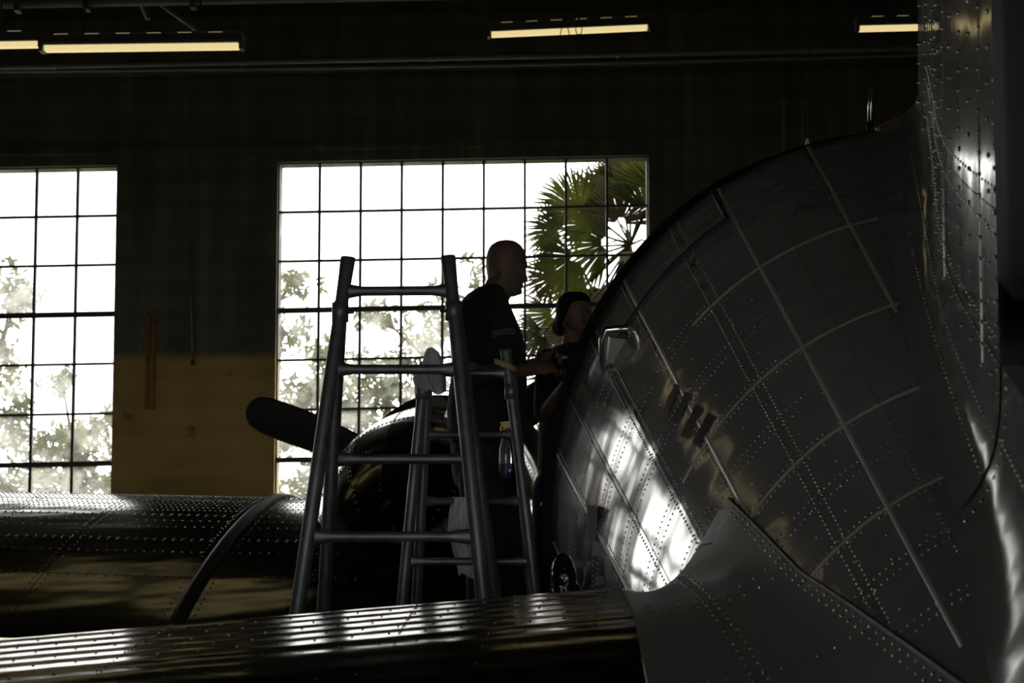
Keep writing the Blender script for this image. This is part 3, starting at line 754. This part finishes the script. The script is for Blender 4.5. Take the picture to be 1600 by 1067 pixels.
# ------------------------------------------------------------------ trestle ladders
def to_floor(a, b):   # extend line a->b down to z=0
    d = b - a; return a + d * (a.z / -d.z)
def post(parent, a, b, r, flare=True, n=12):
    f = to_floor(a, b); d = (f - a).normalized()
    pts = [a, a + d*.012, a + d*.10, a + d*.22, a + d*.5, f]
    rad = [(r*1.0, r*.5), (r*1.05, r*.55), (r*.95, r*.75), (r*.9, r*.9), (r, r), (r, r)] if flare else [r]*6
    o = MB().tube(pts, rad, n, ref=(1, 0, 0)).build('post', M_ladder, parent)
    MB().tube([f + Vector((0, 0, .05)), f + Vector((0, 0, .0))], r*1.35, 12).build('rubber_foot', M_black, o)
    return o
def rung(parent, a, b, r):
    pts = [a.lerp(b, t) for t in (0, .03, .10, .17, .5, .83, .90, .97, 1)]
    rad = [(r*1.65, r*.7), (r*1.65, r*.7), (r*1.3, r*.9), (r, r), (r, r), (r, r), (r*1.3, r*.9), (r*1.65, r*.7), (r*1.65, r*.7)]
    MB().tube(pts, rad, 10, ref=(0, 0, 1)).build('rung', M_ladder, parent)
def on_line(a, b, py, Yguess):
    # point of the 3D line a->b whose picture height is py
    lo, hi = 0.0, 1.6
    def v(t):
        p = a + (b - a)*t - CAM; dp = p.dot(FWD); return 533.5 - F*p.dot(UP)/dp
    for _ in range(40):
        m_ = (lo + hi)/2
        if v(m_) < py: lo = m_
        else: hi = m_
    return a + (b - a)*lo
L1 = thing('trestle_ladder', 'taller grey metal trestle ladder with flared post tops before the window', 'ladder', Vector((-.5, 5.6, 0)))
aL, aLb = at(544, 402, 5.60), at(466, 945, 5.27); aR, aRb = at(700, 400, 5.60), at(755, 930, 5.27)
bL, bLb = at(533, 470, 5.66), at(506, 945, 5.76); bR, bRb = at(709, 470, 5.66), at(772, 925, 5.76)
post(L1, aL, aLb, .0265); post(L1, aR, aRb, .0265); post(L1, bL, bLb, .0255, False); post(L1, bR, bRb, .0255, False)
for pl, pr in ((455, 454), (577, 577), (838, 838)): rung(L1, on_line(aL, aLb, pl, 0), on_line(aR, aRb, pr, 0), .0175)
rung(L1, on_line(bL, bLb, 717, 0), on_line(bR, bRb, 717, 0), .0185)
for a_, x in ((aL, -1), (aR, 1)):
    c = on_line(aL, aLb, 488, 0) if x < 0 else on_line(aR, aRb, 486, 0)
    MB().tube([c + Vector((0, 0, .035)), c, c - Vector((0, 0, .035))], [.030, .031, .030], 12).build('hinge_collar', M_ladder, L1)
    MB().tube([c, c + Vector((-x*.05, -.01, 0))], [.007, .006], 6).build('hinge_pin', M_steel, L1)
L2 = thing('trestle_ladder', 'smaller grey metal trestle ladder in front of the man, rags on it', 'ladder', Vector((-.1, 6.1, 0)))
cL, cLb = at(664, 566, 6.00), at(629, 935, 5.91); cR, cRb = at(790, 545, 6.00), at(836, 920, 5.91)
dL, dLb = at(668, 600, 6.05), at(651, 935, 6.13); dR, dRb = at(795, 585, 6.05), at(846, 920, 6.13)
post(L2, cL, cLb, .0215); post(L2, cR, cRb, .0215); post(L2, dL, dLb, .0205, False)
post(L2, dR + Vector((.01, .03, 0)), dRb + Vector((-.04, .03, 0)), .0205, False)
for py in (583, 877): rung(L2, on_line(cL, cLb, py, 0), on_line(cR, cRb, py, 0), .0140)
for py in (679, 783): rung(L2, on_line(dL, dLb, py, 0), on_line(cR, cRb, py, 0), .0140)
for a_, b_ in ((cL, cLb), (cR, cRb)):
    c = on_line(a_, b_, 612, 0); MB().tube([c + Vector((0, 0, .03)), c - Vector((0, 0, .03))], .025, 12).build('hinge_collar', M_ladder, L2)
# pale strap looped on the post top
sp = at(790, 571, 5.99); st = MB(); loops = []
for k in range(17):
    a = 2*math.pi*k/16; e = Vector((.040*math.cos(a), .036*math.sin(a), -.016*math.cos(a)))
    loops.append([sp + e + Vector((0, 0, .011)), sp + e*1.08 + Vector((0, 0, .011)), sp + e*1.08 - Vector((0, 0, .011)), sp + e - Vector((0, 0, .011))])
tag(st.loft(loops, cap=False).build('webbing_strap', M_strap), 'pale yellow strap looped round the right post of the smaller ladder', 'strap')

# ------------------------------------------------------------------ rags
def cloth(name, label, rows, Y, thick=.004, folds=5, amp=.012, back=None):
    """rows: (py, xl, xr) hanging cloth in front of Y"""
    mb = MB(); us = lin(0, 1, 25); n = len(us)
    def pt(s, u):
        py = interp([(i/(len(rows)-1), r[0]) for i, r in enumerate(rows)], s); xl = interp([(i/(len(rows)-1), r[1]) for i, r in enumerate(rows)], s); xr = interp([(i/(len(rows)-1), r[2]) for i, r in enumerate(rows)], s)
        y = Y + amp*math.sin(u*folds*6.28 + s*2.0)*min(1, s*2 + .2) + amp*.6*math.sin(u*folds*11 + 1.3)
        q = at(lerp(xl, xr, u) + 1.5*math.sin(s*9 + u*5), py + 4*math.sin(u*7 + s*3)*s, y)
        q.y -= .05*math.sin(math.pi*u)*(1 - s*.5); return q
    ss = lin(0, 1, 30)
    F_ = [[pt(s, u) for u in us] for s in ss]
    for r in F_: mb.v += [tuple(p) for p in r]
    k0 = len(mb.v)
    for r in F_: mb.v += [tuple(p + Vector((0, thick, 0))) for p in r]
    for i in range(len(ss) - 1):
        for j in range(n - 1):
            a = i*n + j; mb.f.append((a, a+1, a+n+1, a+n)); b = a + k0; mb.f.append((b, b+n, b+n+1, b+1))
    for i in range(len(ss) - 1):
        for j in (0, n-1): a = i*n + j; mb.f.append((a, a+n, a+n+k0, a+k0))
    for j in range(n - 1):
        for i in (0, len(ss)-1): a = i*n + j; mb.f.append((a, a+1, a+1+k0, a+k0))
    return tag(mb.build(name, M_rag), label, 'rag')
cloth('cleaning_rag', 'white rag draped over the left post top of the smaller ladder', [(544, 668, 680), (550, 662, 686), (572, 657, 692), (588, 646, 697), (600, 648, 699), (611, 662, 698), (613, 664, 694)], 5.945, folds=3, amp=.018)
rg = MB()
o2 = cloth('cleaning_rag', 'white rag hanging over a low rung of the smaller ladder', [(776, 706, 756), (800, 700, 757), (835, 698, 758), (842, 706, 758), (860, 708, 760), (880, 712, 768), (900, 716, 752)], 6.045, folds=3, amp=.012)
cloth('cleaning_rag', 'long limp tail of white rag behind the smaller ladder left post', [(580, 648, 676), (600, 648, 668), (620, 650, 664), (645, 647, 660)], 6.125, folds=1, amp=.008)

# ------------------------------------------------------------------ spray bottle hung on the smaller ladder
sb = at(790, 748, 6.02); SBT = thing('spray_bottle', 'clear spray bottle with yellow trigger hanging on the smaller ladder rung', 'bottle', sb)
def clear_mat(name, col):
    m = bpy.data.materials.new(name); m.use_nodes = True; b = m.node_tree.nodes['Principled BSDF']
    b.inputs['Base Color'].default_value = (*col, 1); b.inputs['Roughness'].default_value = .06; b.inputs['Transmission Weight'].default_value = .9; b.inputs['IOR'].default_value = 1.35
    return m
k = 6.02 / F
MB().tube([sb, sb + Vector((0, 0, 3*k)), sb + Vector((0, 0, 45*k)), sb + Vector((0, 0, 62*k)), sb + Vector((0, 0, 72*k))], [9*k, 10.5*k, 10*k, 6*k, 4.5*k], 18).build('bottle_body', clear_mat('clear_plastic', (.75, .75, .82)), SBT)
MB().tube([sb + Vector((0, 0, 2*k)), sb + Vector((0, 0, 24*k))], [9*k, 9.2*k], 16).build('purple_liquid', clear_mat('purple_cleaner', (.16, .07, .38)), SBT)
MB().tube([sb + Vector((0, 0, 71*k)), sb + Vector((0, 0, 79*k))], 5.5*k, 12).build('collar', M_yellow, SBT)
MB().hexa([sb + Vector((x*k, y*k, z*k)) for x, y, z in ((-3, -4, 79), (7, -4, 79), (7, 4, 79), (-3, 4, 79), (-9, -4, 88), (6, -4, 90), (6, 4, 90), (-9, 4, 88))]).build('spray_head', M_yellow, SBT, smooth=False)
MB().tube([sb + Vector((-6*k, 0, 84*k)), sb + Vector((-8*k, 0, 76*k)), sb + Vector((-6*k, 0, 70*k))], 1.6*k, 6).build('trigger', M_yellow, SBT)

# ------------------------------------------------------------------ work platform under the two people
PZ = CAMZ - .90
WP = thing('work_platform', 'low wooden work platform the two workers stand on beside the fuselage', 'platform', (-.05, 6.9, 0))
for i in range(4):
    x0 = -.52 + i*.20
    MB().box((x0, 6.36, PZ - .045), (x0 + .19, 8.0, PZ)).build('plank', M_wood, WP, smooth=False)
for y in (6.5, 7.75):
    MB().tube([(-.5, y, PZ - .07), (.26, y, PZ - .07)], .025, 8).build('cross_tube', M_ladder, WP)
    for x in (-.46, .22): MB().tube([(x, y, PZ - .07), (x, y, 0)], .024, 10).build('leg', M_ladder, WP)

# ------------------------------------------------------------------ people
def capsule(mb, a, b, ra, rb, n=14):
    a, b = Vector(a), Vector(b); d = (b - a).normalized()
    pts = [a - d*ra*.92, a - d*ra*.6, a - d*ra*.01, a.lerp(b, .5), b + d*rb*.01, b + d*rb*.6, b + d*rb*.92]
    mb.tube(pts, [ra*.38, ra*.8, ra, (ra + rb)/2, rb, rb*.8, rb*.38], n)
def ell_loft(mb, rows, Y, n=24, yoff=0, skewy=0):
    loops = []
    for r in rows:
        py, xl, xr, hd = r[:4]; dy = r[4] if len(r) > 4 else 0
        c = at((xl + xr)/2, py, Y + yoff + dy); hw = (xr - xl)/2 * Y / F
        loops.append([c + Vector((hw*math.cos(a), hd*math.sin(a), 0)) for a in [2*math.pi*k/n for k in range(n)]])
    mb.loft(loops)
def hand(mb, wrist, fwd, palm_n, curl=.8, size=1.0, thumb=1):
    """fwd: along the hand, palm_n: out of the palm"""
    f = Vector(fwd).normalized(); pn = Vector(palm_n); pn = (pn - f*pn.dot(f)).normalized(); sd = f.cross(pn)
    w_ = Vector(wrist); c = w_ + f*.05*size
    rot = Matrix((f, sd, pn)).transposed()
    mb.ball(c, (.056*size, .043*size, .020*size), 14, 10, rot)
    for i, (o, L) in enumerate(((-.030, .060), (-.010, .072), (.010, .068), (.030, .052))):
        b = w_ + f*.082*size + sd*o*size; p = [w_ + f*.05*size + sd*o*.8*size, b]; d = f
        for k, seg in enumerate((.42, .32, .26)):
            a = curl*(.5 + .35*k + .06*i); d = (f*math.cos(a*(k+1)*.75) + pn*math.sin(a*(k+1)*.75)).normalized(); p.append(p[-1] + d*L*seg*size*1.25)
        mb.tube(p, [.009*size, .0098*size, .0092*size, .0085*size, .006*size], 8)
    tb = w_ + f*.02*size - sd*.035*size*thumb; t1 = tb + (f*.6 - sd*.75*thumb + pn*.4).normalized()*.045*size; t2 = t1 + (f*.9 + pn*.6).normalized()*.034*size
    mb.tube([w_ + f*.025*size, tb, t1, t2], [.012*size, .013*size, .0105*size, .007*size], 8)

# ---- man
MY = 6.5
def P(px, py, dy=0.0, Y=MY): return at(px, py, Y + dy)
man = thing('person', 'man with shaved head in black T-shirt standing in profile, holding a tool', 'person', (P(760, 1050).x, MY, PZ))
b = MB()
head = [(375.5, 784, 799, .018), (377.5, 776, 806, .042), (383, 767, 814, .062), (390, 762.5, 819, .071), (400, 759.5, 822, .077), (410, 758.7, 824, .078), (416, 759, 825, .077),
        (421, 759.5, 822, .075), (425, 760, 820, .073), (431, 761, 819.5, .071), (438, 763, 819, .067), (443, 767, 817, .062), (449, 772, 815.5, .057), (455, 779, 813.5, .05), (460, 786, 811, .038), (463, 793, 805, .018)]
ell_loft(b, head, MY)
b.ball(P(820, 432.5, .012), (.010, .013, .022), 12, 8); b.ball(P(821.5, 437, .012), (.010, .014, .010), 12, 8)     # nose
b.ball(P(822, 416, -.03), (.009, .028, .008), 10, 6); b.ball(P(815.5, 447, .0), (.008, .024, .006), 10, 6); b.ball(P(812, 456, 0), (.012, .024, .013), 10, 6)
b.ball(P(774, 426, -.072), (.016, .012, .030), 12, 8)                                                           # ear
capsule(b, P(783, 440), P(768, 476), .058, .066)
ell_loft(b, [(470, 722, 790, .15), (500, 718, 800, .17), (560, 716, 814, .165), (640, 704, 815, .155), (700, 708, 812, .15)], MY)
sh_n, el_n, wr_n = P(742, 494, -.185), P(727, 588, -.25), P(834, 577, -.115)
sh_f, el_f, wr_f = P(765, 494, .17), P(795, 585, .20), P(846, 566, .06)
capsule(b, sh_n, el_n, .052, .042); capsule(b, el_n, wr_n, .043, .027)
capsule(b, sh_f, el_f, .052, .042); capsule(b, el_f, wr_f, .043, .027)
hand(b, wr_n, P(868, 570, -.05) - wr_n, Vector((.1, .75, -.5)), .9, 1.0, -1)
hand(b, wr_f, P(872, 556, .0) - wr_f, Vector((.2, -.75, -.45)), .8, 1.0, 1)
for dy, x in ((-.09, 755), (.09, 780)):
    capsule(b, P(x, 740, dy), P(x + 6, 890, dy), .07, .05); capsule(b, P(x + 6, 890, dy), P(x, 1015, dy), .05, .034)
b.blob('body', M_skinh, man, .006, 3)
t_ = MB()
ell_loft(t_, [(445.5, 758, 784, .068), (451, 744, 789, .11), (461, 729, 792.5, .16), (474, 718, 796, .195), (490, 715, 803, .205), (520, 714, 816, .20), (547, 711, 821.5, .19), (580, 706, 823.5, .18), (612, 701, 824, .178), (640, 698, 824, .178), (672, 699, 823, .18), (692, 702, 821, .178)], MY)
capsule(t_, P(741, 492, -.18), sh_n.lerp(el_n, .62), .072, .066); capsule(t_, P(766, 492, .165), sh_f.lerp(el_f, .62), .072, .066)
SH = t_.blob('t_shirt', M_shirt, man, .009, 3)
j = MB(); ell_loft(j, [(676, 704, 818, .165), (705, 704, 819, .172), (740, 706, 818, .17), (760, 712, 812, .15)], MY)
for dy, x in ((-.09, 752), (.09, 788)):
    capsule(j, P(x, 745, dy), P(x + 6, 890, dy), .098, .080); capsule(j, P(x + 6, 890, dy), P(x, 1010, dy), .080, .058)
j.blob('trousers', M_jeans, man, .010, 3)
for dy, x in ((-.09, 752), (.09, 780)):
    s_ = MB(); q = P(x, 1030, dy); s_.tube([Vector((q.x - .085, q.y, PZ + .04)), Vector((q.x - .05, q.y, PZ + .05)), Vector((q.x + .04, q.y, PZ + .05)), Vector((q.x + .15, q.y, PZ + .032)), Vector((q.x + .19, q.y, PZ + .026))],
        [(.03, .03), (.05, .042), (.05, .046), (.032, .048), (.02, .03)], 14, ref=(0, 0, 1)); s_.build('shoe', M_shoe, man)
for px, py in ((812, 421.5),): MB().ball(P(px, py, -.048), (.010, .010, .009), 10, 6).build('eye', mat('eye', (.25, .25, .24), .2), man)
for i_ in range(3):
    MB().tube([P(lerp(764, 805, s), 522 - 5*math.sin(s*2.6) + i_*3.2 - s*4, -.204*math.sqrt(max(0, 1 - ((lerp(764, 805, s) - 765)/51)**2)) - .006) for s in lin(.12, 1, 12)], [(.003, .002)]*12, 5).build('chest_stripe', M_white_print, man)
# tool in his hands
tc_ = P(878, 563, -.02)
TL = thing('power_polisher', 'dark handheld polisher held by the man against the fuselage', 'tool', tc_)
MB().tube([tc_ + Vector((-.045, 0, .012)), tc_ + Vector((-.03, 0, .012)), tc_ + Vector((.02, 0, .012)), tc_ + Vector((.045, 0, .004)), tc_ + Vector((.055, 0, 0))], [.016, .028, .032, .028, .018], 16).build('motor_body', M_leather, TL)
MB().tube([tc_ + Vector((.0, 0, -.01)), tc_ + Vector((-.006, -.01, -.085))], [.019, .016], 12).build('grip', M_leather, TL)
MB().tube([tc_ + Vector((.052, 0, 0)), tc_ + Vector((.062, 0, 0)), tc_ + Vector((.075, 0, 0))], [.04, .05, .046], 20).build('buffing_pad', M_rag, TL)

# ---- woman
GY = 7.05
def Q(px, py, dy=0.0): return at(px, py, GY + dy)
wom = thing('person', 'woman with dark pinned hair and earring, in black, standing by the fuselage edge', 'person', (Q(892, 1000).x, GY, PZ))
b = MB()
ell_loft(b, [(459.5, 890, 906, .02), (462, 884, 912, .045), (468, 878, 918, .066), (477, 874, 923, .078), (487, 873, 924.5, .082), (497, 875, 924.5, .08), (505, 879, 923, .076), (512, 885, 920.5, .068), (518, 892, 917, .056), (523, 899, 913, .036), (525, 902, 910, .015)], GY)
b.ball(Q(915, 501, -.075), (.012, .016, .014), 12, 8); b.ball(Q(914, 494, -.070), (.008, .012, .022), 10, 6)    # nose
b.ball(Q(911, 512, -.062), (.017, .010, .007), 10, 6); b.ball(Q(879.5, 499, -.035), (.010, .014, .026), 10, 8)
b.ball(Q(905, 489, -.074), (.020, .010, .006), 10, 6)
capsule(b, Q(895, 515), Q(893, 550), .045, .052)
ell_loft(b, [(545, 868, 925, .07), (575, 850, 938, .10), (640, 850, 936, .10), (720, 850, 938, .11)], GY)
s1, e1, w1 = Q(856, 562, -.06), Q(848, 648, -.10), Q(884, 600, -.26)
s2, e2, w2 = Q(932, 562, .05), Q(940, 650, .02), Q(915, 612, -.2)
for s_, e_, w_ in ((s1, e1, w1), (s2, e2, w2)): capsule(b, s_, e_, .043, .034); capsule(b, e_, w_, .034, .022)
hand(b, w1, Q(900, 580, -.30) - w1, Vector((.6, .3, -.3)), .8, .9, 1); hand(b, w2, Q(912, 592, -.30) - w2, Vector((-.6, .3, -.3)), .7, .9, -1)
for dx in (-14, 14):
    capsule(b, Q(892 + dx, 740), Q(892 + dx, 860), .075, .05); capsule(b, Q(892 + dx, 860), Q(892 + dx, 985), .05, .033)
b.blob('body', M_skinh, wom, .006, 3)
h = MB()
ell_loft(h, [(456, 888, 908, .03), (458.5, 880, 915, .055), (464, 874, 921, .078), (471, 870, 924, .090), (478, 868.5, 920, .094), (485, 868, 908, .092), (492, 868, 896, .088), (499, 868, 887, .08), (507, 867, 883, .068), (516, 867, 882, .056), (525, 870, 880, .03)], GY, yoff=.018)
h.ball(Q(872, 512, .03), (.030, .040, .036), 14, 10)
h.blob('hair', M_hair, wom, .007, 2)
t_ = MB(); ell_loft(t_, [(536, 882, 908, .055), (541, 868, 924, .075), (549, 854, 936, .095), (565, 845, 944, .115), (600, 842, 945, .125), (650, 842, 943, .12), (700, 840, 946, .13), (735, 840, 948, .13)], GY)
for s_, e_ in ((s1, e1), (s2, e2)): capsule(t_, s_, s_.lerp(e_, .95), .055, .045)
t_.blob('top', M_shirt, wom, .009, 3)
j = MB(); ell_loft(j, [(720, 842, 946, .125), (750, 843, 945, .13), (775, 848, 940, .12)], GY)
for dx, q_ in ((-27, -28), (24, 24)): capsule(j, Q(892 + dx, 765), Q(892 + q_, 870), .100, .092); capsule(j, Q(892 + q_, 870), Q(892 + q_, 985), .092, .080)
j.blob('trousers', M_jeans, wom, .010, 2)
for dx in (-24, 24):
    q = Q(892 + dx, 985); MB().tube([Vector((q.x, q.y + .07, PZ + .04)), Vector((q.x, q.y + .04, PZ + .045)), Vector((q.x, q.y - .04, PZ + .045)), Vector((q.x, q.y - .13, PZ + .03)), Vector((q.x, q.y - .165, PZ + .022))], [.028, (.044, .04), (.044, .042), (.03, .042), (.018, .026)], 14, ref=(0, 0, 1)).build('shoe', M_shoe, wom)
MB().ball(Q(880.5, 508, -.052), .006, 10, 6).build('earring', M_chrome, wom)
for px in (902, 917): MB().ball(Q(px, 493, -.066 if px < 910 else -.060), (.011, .008, .007), 10, 6).build('eye', mat('eye', (.25, .25, .24), .2), wom)

# glossy dark bundle beside the fuselage
gb = at(880, 905, 5.1); g_ = MB()
g_.ball(gb, (.045, .05, .09), 18, 14); g_.ball(gb + Vector((.012, 0, -.06)), (.05, .05, .07), 16, 10); g_.ball(gb + Vector((-.045, .02, -.10)), (.035, .04, .04), 12, 8)
go = g_.blob('bagged_hose_coil', mat('glossy_black_film', (.010, .010, .011), .12, bump=(26, .9, .02)), None, .008, 1)
tag(go, 'dark glossy plastic wrapped bundle low beside the fuselage edge', 'bundle')
gp = thing('tool_trolley', 'narrow dark trolley carrying the wrapped bundle, hidden behind the tailplane', 'trolley', (gb.x, gb.y, 0))
MB().box((gb.x - .09, gb.y - .09, gb.z - .19), (gb.x + .01, gb.y + .09, gb.z - .145)).build('tray', M_steel, gp, smooth=False)
for dx in (-.075, -.005):
    for dy in (-.07, .07): MB().tube([(gb.x + dx, gb.y + dy, 0), (gb.x + dx, gb.y + dy, gb.z - .15)], .012, 8).build('leg', M_steel, gp)

# ------------------------------------------------------------------ outside
MB().box((-60, -60, -.5), (60, 90, -.21)).build('ground', M_ground, smooth=False, kind='structure')
def tree(loc, h, clumps, n, label, size=.09):
    """clumps: (px,py,rx,rz) in metres about a depth"""
    x, y = loc; root = thing('broadleaf_tree', label, 'tree', (x, y, -.05))
    r = random.Random(int(x*10) + 77)
    tr = MB(); tr.tube([(x, y, -.05), (x + .1, y, h*.35), (x - .05, y, h*.6), (x + .1, y, h*.8)], [.2, .16, .11, .05], 9)
    mb = MB()
    for cx, cz, rx, rz in clumps:
        b0 = Vector((x, y, h*.45)); e = Vector((cx, y + r.uniform(-.5, .5), cz)); m_ = b0.lerp(e, .5) + Vector((0, 0, .2))
        tr.tube([b0, m_, e], [.05, .028, .010], 6)
        for k in range(5): tr.tube([e.lerp(m_, .3), e + Vector((r.uniform(-rx, rx), r.uniform(-.4, .4), r.uniform(-rz, rz)))*.8], [.018, .006], 4)
        cnt = int(n * rx * rz)
        subs = [(r.gauss(0, .45)*rx, r.gauss(0, .45)*rx, r.gauss(0, .45)*rz) for _ in range(14)]
        for _ in range(cnt):
            sx, sy, sz = subs[r.randrange(14)]
            p = Vector((cx + sx + r.gauss(0, .17)*rx, y + sy + r.gauss(0, .17)*rx, cz + sz + r.gauss(0, .17)*rz))
            u = Vector((r.gauss(0, 1), r.gauss(0, 1), r.gauss(0, 1))).normalized(); v = u.orthogonal().normalized(); s = size*r.uniform(.6, 1.3)
            o = len(mb.v); mb.v += [tuple(p - u*s), tuple(p + v*s*.4), tuple(p + u*s), tuple(p - v*s*.4)]; mb.f.append((o, o+1, o+2, o+3))
    tr.build('trunk', M_bark, root); mb.build('foliage', M_leaf, root, smooth=False, fix=False, kind='stuff')
def T(px, py, Y=26): p = at(px, py, Y); return p.x, p.z
def cl(px, py, rx, rz, Y=26): x, z = T(px, py, Y); return (x, z, rx, rz)
tree((T(600, 600)[0], 26), 3.6, [cl(600, 600, .9, .6), cl(530, 640, .8, .7), cl(670, 560, .7, .5), cl(470, 620, .7, .9), cl(600, 690, 1.2, .6), cl(520, 560, .5, .3), cl(470, 750, .8, .5), cl(560, 740, .9, .5)], 1100, 'leafy tree seen through the middle window behind the ladder')
tree((T(120, 700)[0], 26), 3.0, [cl(135, 700, .8, .5), cl(60, 740, .7, .4), cl(170, 660, .4, .4), cl(100, 600, .3, .3), cl(150, 760, .8, .4), cl(60, 690, .5, .3), cl(20, 760, .8, .4)], 1100, 'low leafy tree seen through the lower panes of left window')
tree((T(-30, 560, 24)[0], 24), 4.6, [cl(15, 450, .35, .55, 24), cl(5, 560, .35, .5, 24), cl(20, 640, .5, .6, 24), cl(-60, 500, .9, .9, 24), cl(30, 470, .3, .3, 24)], 900, 'tall tree at the far left edge of the left window')
tree((T(335, 430, 23)[0], 23), 5.2, [cl(455, 440, .35, .35, 23), cl(450, 520, .4, .4, 23)], 900, 'tree tufts at the left edge of the middle window')
tree((T(770, 560, 22)[0], 22), 4.6, [cl(590, 490, .4, .35, 22), cl(690, 500, .4, .45, 22), cl(745, 430, .2, .4, 22)], 700, 'sparse tree reaching from behind the man toward the taller ladder')
tree((T(745, 640, 30)[0], 30), 3.6, [cl(745, 560, .6, .6, 30), cl(800, 640, .9, .6, 30), cl(720, 650, .7, .5, 30), cl(870, 640, .8, .8, 30), cl(760, 740, 1.2, .5, 30)], 1000, 'leafy tree behind the two workers')

# fan palm at the right end of the window
pr_ = random.Random(5); PYD = 18.6
pc = at(985, 395, PYD)
PALM = thing('fan_palm', 'fan palm with dark drooping fronds outside the right end of window', 'palm', (pc.x, pc.y, -.05))
tk = MB(); tk.tube([(pc.x, pc.y, -.05), (pc.x + .05, pc.y, pc.z*.5), (pc.x, pc.y, pc.z)], [.17, .16, .14], 14); tk.build('trunk', M_fibre, PALM)
def frond(hubp, d, up, rad, nseg, spread, m, petiole_from, droop=.12):
    d = d.normalized(); up = (up - d*up.dot(d)).normalized(); nn = d.cross(up)
    mb = MB(); mb.tube([petiole_from, petiole_from.lerp(hubp, .5) + Vector((0, 0, .05)), hubp], [.016, .012, .008], 5)
    for k in range(nseg):
        a = R(lerp(-spread, spread, k/(nseg - 1)) + pr_.uniform(-1.5, 1.5)); L = rad*(.72 + .28*math.cos(a*.6))*pr_.uniform(.9, 1.06)
        e = d*math.cos(a) + up*math.sin(a); s = e.cross(nn).normalized(); wd = rad*.030
        p1 = hubp + e*L*.12; p2 = hubp + e*L*.6 + Vector((0, 0, -droop*L*.25)); p3 = hubp + e*L + Vector((0, 0, -droop*L*pr_.uniform(.6, 1.5)))
        f = nn*wd*.55; o = len(mb.v)
        mb.v += [tuple(x) for x in (p1 - s*wd*.3, p1 + f*.3, p1 + s*wd*.3, p2 - s*wd, p2 + f, p2 + s*wd, p3)]
        mb.f += [(o, o+1, o+4, o+3), (o+1, o+2, o+5, o+4), (o+3, o+4, o+6), (o+4, o+5, o+6)]
    mb.build('frond', m, PALM, smooth=False, fix=False)
spec = [(868, 432, -1, .05, 60), (905, 330, -.75, .75, 85), (945, 318, -.45, 1, 80), (985, 300, -.5, 1, 85), (880, 360, -1, .25, 70), (870, 490, -.8, -.8, 75), (900, 520, -.5, -1, 85), (850, 520, -.9, -.6, 60),
        (920, 440, -.6, -.9, 95), (950, 380, -.8, .1, 95), (960, 450, -.2, -1, 95), (940, 500, .0, -1, 90), (985, 420, .4, -1, 95), (1010, 330, .3, 1, 95), (1020, 380, 1, .3, 95), (1000, 470, .6, -1, 95),
        (900, 400, -.9, -.5, 85), (930, 350, -.9, .5, 80), (970, 350, .1, .9, 80), (910, 560, -.4, -1, 85), (960, 540, .3, -1, 90), (880, 590, -.5, -1, 70), (1030, 300, .2, 1, 90), (1015, 290, -.35, 1, 80), (965, 285, -.6, .9, 60)]
for k, (px, py, dx, dz, rp) in enumerate(spec):
    yy = PYD + pr_.uniform(-.7, .7); hb = at(px, py, yy)
    d = Vector((dx, pr_.uniform(-.35, .2), dz)); up = Vector((-dz, pr_.uniform(-.5, .5), dx))
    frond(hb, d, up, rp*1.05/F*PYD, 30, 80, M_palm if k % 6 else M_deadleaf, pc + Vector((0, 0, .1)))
